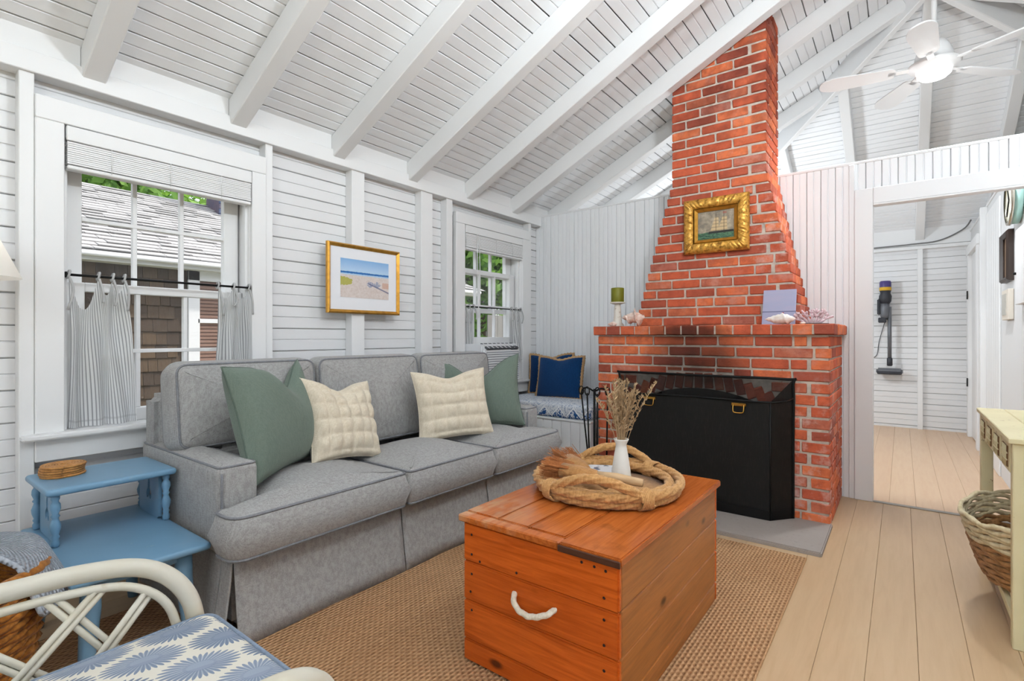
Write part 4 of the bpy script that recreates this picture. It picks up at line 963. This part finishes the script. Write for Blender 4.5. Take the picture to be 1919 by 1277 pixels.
SHW = shellm('white_shell', '#ece6dd', '#d9c9b8'); SHP = shellm('pink_shell', '#eed9cc', '#d9a892'); CORAL = shellm('pink_coral', '#dcc0c4', '#cba7ae')
def conch(name, label, c, L, R, mat, yaw, spikes, sq=1):
    n, s = 40, 26; V = []; F = []; M = frame_at(c, 0, 0, yaw)
    for i in range(n+1):
        f = i/n; r = R*(math.sin(PI*min(1, f*.98+.01))**.8)*(.55+.6*f if f < .7 else 1.0)
        for k in range(s):
            a = 2*PI*k/s; rr = r*(1+spikes*max(0, math.cos(a-f*14))**6*(.3+f)) + R*.04*math.sin(f*40+2*a)
            V.append(M @ Vector((L*(f-.5), rr*math.cos(a), R*.92+rr*math.sin(a)*sq-.0)))
    for i in range(n):
        for k in range(s): F.append((i*s+k, i*s+(k+1) % s, (i+1)*s+(k+1) % s, (i+1)*s+k))
    F += [tuple(range(s)), tuple(range(n*s, (n+1)*s))[::-1]]; zmin = min(v.z for v in V); V = [v-Vector((0, 0, zmin-c[2])) for v in V]
    tag(mesh(name, V, F, mat, None, True), label, 'shell')
conch('conch_shell', 'spiky pale pink conch shell beside the candle holder on the mantel', (-1.575, 3.545, MT), .17, .045, SHP, .2, .9)
conch('whelk_shell', 'large smooth white shell in front of the lavender board on the mantel', (-.60, 3.535, MT), .17, .036, SHW, .1, .25)
conch('clam_shell', 'small orange tipped shell before the candle holder on the mantel', (-1.73, 3.52, MT), .075, .02, SHP, 0, .2)
conch('tiny_shell', 'tiny white shell under the coral on the mantel', (-.475, 3.52, MT), .035, .008, SHW, .4, .1)
LAV = Mat('lavender_canvas', C('#a7a8c4'), .7)
def lav():
    m = Mat('lavender_canvas', C('#a9abc6'), .75); X, Y, Z = m.xyz(); m.over(m.noise(9, 3, .5, None, (1, 1, 4)).ramp(.4, .7)*.5, '#b9b0c6'); m.over((Z-1.258).abs().lt(.0035), '#6d6f8c'); m.over(Z.lt(1.255)*.4, '#9a9ab5'); m.over(((X+.61)*(X+.61)+(Z-1.247)*(Z-1.247)).lt(.00005), '#9c4a58'); return m
lb = thing('seascape_board', 'small lavender seascape board leaning on the chimney bricks', 'picture', (-.635, 3.68, MT))
V, F = boxg(-.732, -.538, 0, .014, 0, .242); M = Matrix.Translation((0, 3.668, MT)) @ Euler((-.28, 0, 0)).to_matrix().to_4x4(); mesh('panel', xf(V, M), F, lav(), lb, bevel=.002)
V, F = boxg(-.728, -.542, .014, .022, .004, .238); mesh('stretcher', xf(V, M), F, WOODH, lb)
cr = MB(); random.seed(11); c0 = Vector((-.435, 3.60, MT))
def grow(p, d, L, r, depth):
    e_ = p + d*L; cr.add(*tubeg([p, p.lerp(e_, .5)+Vector((random.uniform(-1, 1), random.uniform(-1, 1), 0))*.004, e_], [r, r*.9, r*.75], 7))
    if depth:
        for k in range(3 if depth > 1 else 2):
            d2 = (d + Vector((random.uniform(-.9, .9), random.uniform(-.5, .5), random.uniform(-.25, .5)))).normalized(); grow(e_-d*r*.6, d2, L*random.uniform(.6, .85), r*.78, depth-1)
for k in range(7): a = -1.1+2.2*k/6; grow(c0+Vector((.01*(k-3), 0, .004)), Vector((math.sin(a), random.uniform(-.3, .3), .35+math.cos(a)*.7)).normalized(), .045, .0095, 2)
tag(cr.build('coral', CORAL, None, True), 'branching pale pink coral on the hall end of the mantel', 'coral')
tag(lathe('coral_dish', [(0, 0), (.07, 0), (.075, .006), (0, .004)], Mat('dark_dish', C('#3c4443'), .5), None, 24, (-.42, 3.60, MT-.0005)), 'flat dark dish under the pink coral on the mantel', 'dish')
# ------------------------------------------------------------------ ceiling fan
FAN = Mat('fan_white', C('#e9e9e9'), .4)
fan = thing('ceiling_fan', 'white five blade ceiling fan with lit lamp hanging from the ridge', 'ceiling fan', (.16, 4.25, 2.80))
fx, fy = .165, 4.25
tube('downrod', [(fx, fy, 2.98), (fx, fy, ZC(RX)-.18)], .014, FAN, fan, 12); lathe('canopy', [(.015, -.08), (.05, -.05), (.06, 0), (0, 0)], FAN, fan, 20, (fx, fy, ZC(RX)-.18))
lathe('motor_housing', [(.02, .2), (.06, .19), (.085, .15), (.10, .10), (.10, .07), (.135, .055), (.14, .045), (.13, .035), (.10, .02), (.09, 0), (0, 0)], FAN, fan, 32, (fx, fy, 2.79))
for k in range(24): a = 2*PI*k/24; V, F = boxg(.088, .128, -.004, .004, -.004, .012); mesh('vent_rib', xf(V, frame_at((fx, fy, 2.80), 0, -.35, a)), F, FAN, fan)
LAMP = Mat('fan_lamp_glass', (1, 1, 1, 1), .3); LAMP.glow((1, .97, .93, 1), 6)
lathe('lamp', [(.085, 0), (.088, -.012), (.07, -.03), (.035, -.04), (0, -.042)], LAMP, fan, 28, (fx, fy, 2.788), close=False)
for k in range(5):
    a = math.radians(-98 + 72*k); M = frame_at((fx, fy, 2.83), 0, 0, a) @ Euler((.2, 0, 0)).to_matrix().to_4x4()
    O = outline([(.20, -.05), (.55, -.075), (.63, -.04), (.63, .04), (.55, .075), (.20, .05)], .04, .08); n = len(O)
    V = [(p.x, p.y, z) for z in (-.004, .004) for p in O]; b_ = mesh('blade', xf(V, M), [tuple(range(n))[::-1], tuple(range(n, 2*n))] + [(i, (i+1) % n, n+(i+1) % n, n+i) for i in range(n)], FAN, fan)
    V, F = boxg(.10, .24, -.018, .018, -.004, .006); mesh('blade_iron', xf(V, M), F, FAN, b_)

# ------------------------------------------------------------------ cordless vacuum on the far wall
VG = Mat('vacuum_grey', C('#6b6d72'), .4, .3); VD = Mat('vacuum_dark', C('#33343a'), .5); VP = Mat('vacuum_purple', C('#4a3f78'), .4); VY = Mat('vacuum_yellow', C('#d8a92e'), .5)
va = thing('stick_vacuum', 'grey and purple cordless stick vacuum hung on the far wall', 'vacuum', (-.12, 7.66, .66)); vx_, vy_ = -.125, 7.62
lathe('filter_head', [(0, 0), (.055, 0), (.058, .02), (.058, .085), (.05, .10), (0, .10)], VP, va, 20, (vx_-.03, vy_, 1.66)); lathe('label_band', [(.058, 0), (.060, .002), (.060, .038), (.058, .04)], VY, va, 20, (vx_-.03, vy_, 1.645), close=False)
lathe('cyclone', [(0, 0), (.04, 0), (.058, .03), (.064, .09), (.05, .13), (.058, .16), (0, .16)], VD, va, 20, (vx_-.03, vy_, 1.485))
lathe('dust_bin', [(0, 0), (.035, 0), (.045, .03), (.05, .12), (.045, .18), (0, .18)], VG, va, 18, (vx_-.035, vy_, 1.31))
box('trigger_grip', vx_-.11, vx_-.075, vy_-.03, vy_+.03, 1.35, 1.55, VD, va, .012, seg=2); box('battery', vx_-.10, vx_-.02, vy_-.04, vy_+.04, 1.26, 1.32, VD, va, .008)
tube('wand', [(vx_+.01, vy_, 1.45), (vx_+.012, vy_, .79)], .02, VG, va, 12); lathe('wand_joint', [(.02, 0), (.028, .01), (.028, .09), (.02, .10)], VD, va, 14, (vx_+.012, vy_, .74))
box('cleaner_head', vx_-.12, vx_+.14, vy_-.06, vy_+.05, .64, .715, VG, va, .02, seg=3); box('brush_bar', vx_-.11, vx_+.13, vy_-.065, vy_-.02, .645, .68, VD, va, .006); box('wall_dock', vx_-.06, vx_+.0, vy_+.045, YF-.001, 1.3, 1.5, VD, va, .004)
tube('charge_cord', curve([(vx_-.03, YF-.02, 1.3), (vx_-.09, YF-.015, 1.05), (vx_-.12, YF-.015, .86), (vx_-.2, YF-.015, .84), (vx_-.24, YF-.015, .92)], 6), .004, VD, va, 5)

# ------------------------------------------------------------------ distressed console table and basket
CT = Mat('distressed_cream', C('#e0d6ae'), .6); CT.over(CT.noise(5, 4).ramp(.4, .7)*.4, '#cbbf95'); CT.over(CT.noise(30, 4, .6).ramp(.67, .70)*.8, '#7a4a28')
ct = thing('console_table', 'distressed cream console table against the hall side', 'console table', (.45, 2.97, 0))
KX0, KX1, KY0, KY1, KZ = .298, .60, 2.48, 3.45, .742
for k in range(3): a = KX0+(KX1-KX0)*k/3; box('top_board', a+.0008, a+(KX1-KX0)/3-.0008, KY0, KY1, KZ-.02, KZ, CT, ct, .003)
for xx in (KX0+.012, KX1-.057):
    for yy in (KY0+.012, KY1-.057): box('leg', xx, xx+.045, yy, yy+.045, 0, KZ-.02, CT, ct, .003)
box('apron', KX0+.02, KX0+.03, KY0+.057, KY1-.057, KZ-.145, KZ-.02, CT, ct, .002); box('apron', KX0+.057, KX1-.057, KY0+.02, KY0+.03, KZ-.13, KZ-.02, CT, ct, .002); box('apron', KX0+.057, KX1-.057, KY1-.03, KY1-.02, KZ-.13, KZ-.02, CT, ct, .002)
LAT = Mat('drawer_lattice', C('#7a5a3a'), .8)
for k in range(4):
    a = KY0+.075+k*.215; dr = box('drawer', KX0+.012, KX0+.02, a, a+.18, KZ-.135, KZ-.03, CT, ct, .002); box('lattice_back', KX0+.009, KX0+.0125, a+.03, a+.15, KZ-.12, KZ-.045, LAT, dr, 0)
    for i in range(1, 5): tube('lattice_slat', [(KX0+.009, a+.03+.024*i, KZ-.12), (KX0+.009, a+.03+.024*i, KZ-.045)], .003, CT, dr, 5)
    for i in range(1, 3): tube('lattice_slat', [(KX0+.008, a+.03, KZ-.12+.025*i), (KX0+.008, a+.15, KZ-.12+.025*i)], .003, CT, dr, 5)
for k in range(5): a = KX0+.03+k*.05; box('shelf_slat', a, a+.04, KY0+.015, KY1-.015, .115, .13, CT, ct, .002)
box('stretcher', KX0+.012, KX0+.03, KY0+.057, KY1-.057, .085, .115, CT, ct, .002)
SG1 = fabric('pale_seagrass', '#dccdaa', '#b9a67c', 70); SG2 = fabric('brown_seagrass', '#b58757', '#7f5630', 70)
rb = thing('seagrass_basket', 'two tone seagrass basket on the shelf of the console table', 'basket', (.42, 2.86, .13)); random.seed(5)
for k in range(16):
    f = k/15; z = .142+.225*f; ax, ay = .125+.07*f**.8, .23+.10*f**.8; P = [(.395+ax*math.cos(2*PI*i/56), 2.87+ay*math.sin(2*PI*i/56), z+.006*math.sin(i*1.1+k*2)+.025*f*math.sin(2*PI*i/56)**2) for i in range(56)]
    tube('coil', P, .0098, SG1 if f > .6 else SG2, rb, 7, closed=True, lobes=2, pitch=.05, amp=.22)
V = [(.395+.12*math.cos(2*PI*i/24), 2.87+.225*math.sin(2*PI*i/24), .138) for i in range(24)]; mesh('bottom', V + [(a, b, c-.007) for a, b, c in V], [tuple(range(24)), tuple(range(24, 48))[::-1]] + [(i, (i+1) % 24, 24+(i+1) % 24, 24+i) for i in range(24)], SG2, rb)
tag(pad('folded_cloth', outline([(.36, 2.70), (.50, 2.70), (.50, 2.90), (.36, 2.90)], .03), .145, .31, .03, fabric('bright_blue_cloth', '#2f6fb0', '#24588f', 200), None, .015), 'bright blue cloth folded inside the seagrass basket', 'cloth')

# ------------------------------------------------------------------ things on the hall wall
TEAL = Mat('teal_enamel', C('#a8cfc6'), .3, .2); ck = thing('drum_clock', 'round teal drum clock high on the hall wall', 'clock', (XR, 4.69, 2.0))
Mx = Matrix.Translation((XR-.001, 4.69, 2.0)) @ Euler((0, -PI/2, 0)).to_matrix().to_4x4()
lathe('drum', [(0, 0), (.15, 0), (.16, .008), (.16, .045), (.15, .05)], TEAL, ck, 36, close=False, M=Mx); lathe('bezel', [(.15, .045), (.168, .045), (.168, .06), (.15, .062)], Mat('clock_chrome', C('#b9b4a6'), .25, .9), ck, 36, close=False, M=Mx); lathe('dial', [(0, .05), (.152, .05)], Mat('cream_dial', C('#d9d6c2'), .6), ck, 36, close=False, M=Mx)
for a_, L in ((.6, .09), (2.4, .13)):
    c0 = Vector((XR-.055, 4.69, 2.0)); tube('hand', [c0, c0+Vector((0, math.sin(a_)*L, math.cos(a_)*L))], .004, BLACK, ck, 5)
fpic = thing('dark_picture', 'small dark framed picture under the drum clock', 'picture', (XR, 5.1, 1.5)); pX = lambda a, b, d_: (XR-.001-d_, a, b)
frame_members(fpic, [(4.92, 1.49), (5.25, 1.49), (5.25, 1.845), (4.92, 1.845)], .035, .04, Mat('dark_walnut', C('#33261f'), .4), pX); mesh('print', [pX(4.95, 1.52, .012), pX(5.22, 1.52, .012), pX(5.22, 1.815, .012), pX(4.95, 1.815, .012)], [(0, 1, 2, 3)], Mat('sepia_print', C('#8a6f58'), .5), fpic)
pq = thing('cream_plaque', 'small cream plaque below the dark picture in the hall', 'plaque', (XR, 5.05, 1.2)); box('panel', XR-.03, XR-.001, 4.92, 5.2, 1.215, 1.43, Mat('cream_board', C('#d8cfc2'), .7), pq, .003); box('inset', XR-.034, XR-.03, 5.0, 5.17, 1.25, 1.40, Mat('plaque_grey', C('#b9b6ae'), .7), pq, 0)
wc = thing('wall_cabinet', 'white wall cabinet mounted past the pictures in the hall', 'cabinet', (XR, 4.6, 1.25)); box('carcass', XR-.025, XR-.001, 4.28, 4.60, 1.30, 1.78, TRIM, wc, .003); dd = box('door', XR-.036, XR-.025, 4.28, 4.60, 1.30, 1.78, TRIM, wc, .004); lathe('knob', [(0, 0), (.008, 0), (.01, .012), (0, .016)], BLACK, dd, 10, M=Matrix.Translation((XR-.036, 4.57, 1.5)) @ Euler((0, -PI/2, 0)).to_matrix().to_4x4())

# ------------------------------------------------------------------ floor lamp at the edge of the window
fl = thing('floor_lamp', 'floor lamp with white cone shade beside the window', 'lamp', (-2.615, .25, .0)); lx, ly = -2.615, .25
SHADE = Mat('linen_shade', C('#efece6'), .9); SHADE.mixshader('ShaderNodeBsdfTranslucent', .5, (.9, .88, .84, 1))
lathe('shade', [(.165, 1.31), (.085, 1.50)], SHADE, fl, 36, (lx, ly, 0), close=False); tube('pole', [(lx, ly, .01), (lx, ly, 1.42)], .011, BLACK, fl, 10); lathe('base', [(0, 0), (.12, 0), (.12, .012), (.02, .025)], BLACK, fl, 28, (lx, ly, .0)); tube('shade_ring', [(lx-.085, ly, 1.49), (lx+.085, ly, 1.49)], .003, BLACK, fl, 5); lathe('bulb', [(.014, 0), (.03, .04), (.03, .06), (.0, .09)], Mat('bulb_glass', (1, 1, 1, 1), .4).glow((1, .93, .82, 1), 4), fl, 14, (lx, ly, 1.40), close=False)
# added unseen fill: pendant uplights along the ridge, a globe lamp beyond the partition
OPAL = Mat('opal_glass', C('#e8e8e8'), .5); OPAL.mixshader('ShaderNodeBsdfTranslucent', .5, (.8, .8, .8, 1))
for yy, lab in ((1.5, 'unseen white bowl pendant added for uplight on the ridge nearest the fan'), (.0, 'unseen white bowl pendant added for uplight at the middle of the ridge'), (-1.6, 'unseen white bowl pendant added for uplight on the ridge by the glazed doors')):
    pn = thing('added_pendant', lab, 'pendant light', (RX, yy, 2.6), 'added fill pendants along the ridge')
    tube('cord', [(RX, yy, 2.98), (RX, yy, ZC(RX)-.18)], .006, FAN, pn, 8); lathe('cap', [(.0, .05), (.02, .04), (.03, 0), (0, 0)], FAN, pn, 20, (RX, yy, 2.96))
    lathe('bowl', [(.24, .0), (.225, -.06), (.18, -.115), (.11, -.15), (0, -.165)], OPAL, pn, 32, (RX, yy, 2.575), close=False)
    for a in (0, PI*2/3, PI*4/3): tube('chain', [(RX+.02*math.cos(a), yy+.02*math.sin(a), 2.97), (RX+.235*math.cos(a), yy+.235*math.sin(a), 2.575)], .004, FAN, pn, 5)
gl = thing('added_globe_lamp', 'unseen globe lamp added behind the partition to brighten the hall', 'lamp', (-1.35, 5.9, 0))
tube('pole', [(-1.35, 5.9, 0), (-1.35, 5.9, 1.6)], .012, BLACK, gl, 8); lathe('base', [(0, 0), (.13, 0), (.13, .015), (0, .02)], BLACK, gl, 24, (-1.35, 5.9, 0))
# ------------------------------------------------------------------ outdoors
def lawn():
    m = Mat('lawn', C('#7d7f62'), .95); m.over(m.noise(3, 4).ramp(.4, .7), '#8f8c74'); return m
tag(box('ground', -40, 30, -30, 40, -.5, -.3, lawn(), None, 0), 'grass around the cottage', None, None, 'structure')
CED = Mat('weathered_cedar', C('#6a5747'), .9); r = CED.rnd(); CED.col(CED.mix(r.ramp(0, 1), '#3a3029', '#64523f')); CED.over(CED.noise(5, 4, .6, None, (1, 12, 1)).ramp(.4, .7)*.6, '#453830'); CED.bump(CED.noise(8, 4, .6, None, (1, 20, 1)), .5, .006)
ROOF = Mat('grey_asphalt_shingle', C('#b3b1b0'), .95); ROOF.over(ROOF.rnd().ramp(0, 1)*.6, '#989695'); ROOF.over(ROOF.noise(60, 3).ramp(.5, .7)*.4, '#c9c8c8')
HT = paint('house_trim', '#e6e7ea', .5, .02)
NX = -6.5; nh = thing('neighbour_house', 'shingled neighbouring cottage with grey roof outside the large window', 'house', (-8, 2, -.3))
box('wall_core', -12, NX-.03, -5, 7.0, -.3, 2.0, Mat('cedar_dark', C('#4a3d33'), .9), nh, 0)
wy0, wy1, wz0, wz1 = 2.42, 3.2, .72, 1.86
sh = []
ROWH = .145
for i in range(16):
    z = -.3+i*ROWH; y = -2.0 - (i % 2)*.05
    while y < 7.0:
        ww = random.uniform(.085, .16); 
        if not (y+ww > wy0-.02 and y < wy1+.02 and z+ROWH > wz0-.02 and z < wz1-.03): sh.append((y, min(y+ww-.004, 7.0), z))
        y += ww
base_me = None; vis = lambda s: abs((s[0]-2.0)) + (0 if s[2] > .0 else 3); sh.sort(key=vis); rest = MB()
V, F = boxg(0, .022, 0, 1, 0, 1); V = [(x if z < .5 else .004, y, z) for x, y, z in V]; tmp = mesh('shingle', V, F, CED); sm = tmp.data; bpy.data.objects.remove(tmp)
for k, (a, b, z) in enumerate(sh):
    if k < 300:
        o = bpy.data.objects.new('shingle', sm); COL.objects.link(o); o.parent = nh; o.matrix_parent_inverse = Matrix.Translation(-nh.location); o.location = (NX-.03+random.uniform(0, .005), a, z+random.uniform(-.006, .004)); o.scale = (1, b-a, ROWH+.02)
    else: rest.add([(NX-.03+x, a+(b-a)*y, z+(ROWH+.02)*q_) for x, y, q_ in V], F)
tag(rest.build('shingle_siding', CED, nh), None, None, None, 'stuff')
EX, EZ, RXn, RZn = NX+.16, 1.95, -9.3, 3.29
rt = (Vector((RXn, 0, RZn))-Vector((EX, 0, EZ))); Lr = rt.length; rt.normalize(); rn = Vector((-rt.z, 0, rt.x)); rn = rn if rn.z > 0 else -rn
mesh('roof_deck', [(EX, -5, EZ), (RXn, -5, RZn), (RXn, 7.3, RZn), (EX, 7.3, EZ), (2*RXn-EX, -5, EZ), (2*RXn-EX, 7.3, EZ), (EX, -5, EZ-.06), (EX, 7.3, EZ-.06)], [(0, 1, 2, 3), (1, 4, 5, 2), (0, 3, 7, 6)], ROOF, nh)
m = MB(); nr = 24
for i in range(nr):
    y = -1.5 - (i % 3)*.11; s0 = i/nr*Lr
    while y < 7.25:
        p0 = Vector((EX, 0, EZ))+rt*s0+rn*.016; p1 = Vector((EX, 0, EZ))+rt*(s0+Lr/nr+.02)+rn*.003; ww = random.uniform(.2, .34); gz = random.choice((0, .003, .01))
        V = []
        for yy in (y, y+ww-.008):
            for p in (p0+rn*gz, p1): V += [(p.x, yy, p.z), (p.x-rn.x*.012, yy, p.z-rn.z*.012)]
        m.add(V, [(0, 2, 6, 4), (0, 4, 5, 1), (0, 1, 3, 2), (4, 6, 7, 5)]); y += ww
tag(m.build('roof_shingles', ROOF, nh), None, None, None, 'stuff')
box('fascia', EX-.03, EX, -5, 7.3, EZ-.10, EZ-.01, HT, nh, .004); box('soffit', NX-.03, EX-.03, -5, 7.3, EZ-.10, EZ-.085, HT, nh, 0); tube('gutter', [(EX+.04, -5, EZ-.04), (EX+.04, 7.3, EZ-.04)], .03, HT, nh, 8)
box('corner_board', NX-.05, NX+.01, 6.9, 7.02, -.3, EZ-.16, HT, nh, .003)
nw = box('window', NX-.04, NX-.01, wy0, wy1, wz0, wz1, Mat('dark_pane', C('#6d5148'), .3), nh, 0)
for b in ((wy0, wy0+.12, wz0, wz1), (wy1-.12, wy1, wz0, wz1), (wy0, wy1, wz1-.12, wz1), (wy0, wy1, wz0, wz0+.08), (wy0+.1, wy1-.1, 1.25, 1.30)): box('window_trim', NX-.03, NX+.02, *b, HT, nw, .003)
BRN = Mat('tan_slat', C('#8d6f62'), .7)
for k in range(22): z = wz0+.09+k*.042; box('blind_slat', NX-.011, NX-.002, wy0+.12, wy1-.12, z, z+.03, BRN, nw, 0)
BB = Mat('blue_black_brick', C('#4a5f80'), .85); BB.over(BB.rnd(), '#6e5350'); BB.over(BB.noise(20, 3).ramp(.4, .6)*.5, '#2c3c56')
chm = box('chimney', -9.25, -8.75, 3.72, 4.3, 2.9, 4.3, BB, nh, .005)
for i in range(8):
    for k in range(4): a = 3.70+k*.155-(i % 2)*.07; box('chimney_brick', -8.76, -8.735, max(3.71, a), min(a+.145, 4.31), 3.0+i*.08, 3.07+i*.08, BB, chm, 0)
# trees
LEAF = Mat('leaf_green', C('#5c8a3c'), .7); LEAF.col(LEAF.mix(LEAF.rnd(), '#3f6b2c', '#86ad55')); LEAF.mixshader('ShaderNodeBsdfTranslucent', .35, C('#8fbf4a')); BARK = Mat('bark', C('#5a4a3c'), .9)
def tree(label, c, R, H, n, seed):
    random.seed(seed); t = thing('tree', label, 'tree', c, 'trees outside the windows')
    tube('trunk', [(c[0], c[1], -.3), (c[0]+.1, c[1], H*.5), (c[0], c[1]+.1, H*.8)], [.22, .16, .06], BARK, t, 8); m = MB()
    for k in range(n):
        d = Vector((random.gauss(0, 1), random.gauss(0, 1), random.gauss(0, 1))).normalized(); f = random.random()**.4*(.75+.25*math.sin(d.x*5+d.y*4+d.z*6+seed)); p = Vector((c[0], c[1], H*.58))+Vector((d.x*R, d.y*R, d.z*H*.5))*f
        a = Vector((random.gauss(0, 1), random.gauss(0, 1), random.gauss(0, 1))).normalized(); b = a.cross(d+Vector((.1, .2, .3))).normalized(); s = random.uniform(.09, .18)
        m.add([p, p+a*s+b*s*.5, p+a*2*s, p+a*s-b*s*.5], [(0, 1, 2), (0, 2, 3)])
    tag(m.build('foliage', LEAF, t), None, None, None, 'stuff')
tree('leafy tree beyond the fence outside the air conditioner window', (-10.5, 12.2, -.3), 2.3, 6.0, 9000, 1)
tree('tall leafy tree rising past the end of the neighbouring cottage', (-15.6, 17.2, -.3), 3.0, 8.0, 7000, 2)
tree('green tree filling the fireplace side of the small window view', (-8.0, 16.6, -.3), 2.2, 6.0, 8000, 4)
tree('tree showing above the ridge of the neighbouring roof', (-15, 3.4, -.3), 2.9, 8.0, 14000, 3)
tree('tree behind the brick chimney of the neighbouring roof', (-16, 9.4, -.3), 2.9, 7.6, 14000, 5)
FEN = Mat('grey_fence_wood', C('#8e8c8a'), .9); FEN.over(FEN.rnd()*.6, '#77736f')
fe = thing('plank_fence', 'grey plank fence outside the air conditioner window', 'fence', (-6.2, 9, -.3))
for k in range(24): a = 7.4+k*.15; box('plank', -6.22, -6.2, a, a+.142, -.3, 1.5, FEN, fe, 0)
for z in (.2, 1.1): box('rail', -6.25, -6.22, 7.4, 11.0, z, z+.09, FEN, fe, 0)
# ------------------------------------------------------------------ the bulbs of the lamps and of the added fill pendants and globe
def bulb(name, loc, e, r, col=(.87, .945, 1)):
    l = bpy.data.lights.new(name, 'POINT'); l.energy = e; l.shadow_soft_size = r; l.color = col
    o = bpy.data.objects.new(name, l); o.location = loc; COL.objects.link(o); return o
l = bpy.data.lights.new('fan_bulb', 'AREA'); l.shape = 'DISK'; l.size = .15; l.energy = 18; l.color = (.9, .955, 1)
o = bpy.data.objects.new('fan_bulb', l); o.location = (fx, fy, 2.735); COL.objects.link(o)
for yy, e_ in ((1.5, 82), (.0, 28), (-1.6, 50)): bulb('added_pendant_bulb', (RX, yy, 2.66), e_, .1)  # added fill: unseen uplights that brighten ceiling and walls
bulb('floor_lamp_bulb', (lx, ly, 1.43), 1.6, .03, (1, .96, .9))
bulb('added_globe_bulb', (-1.35, 5.9, 1.75), 38, .12)  # added fill for the hall, hidden by the partition
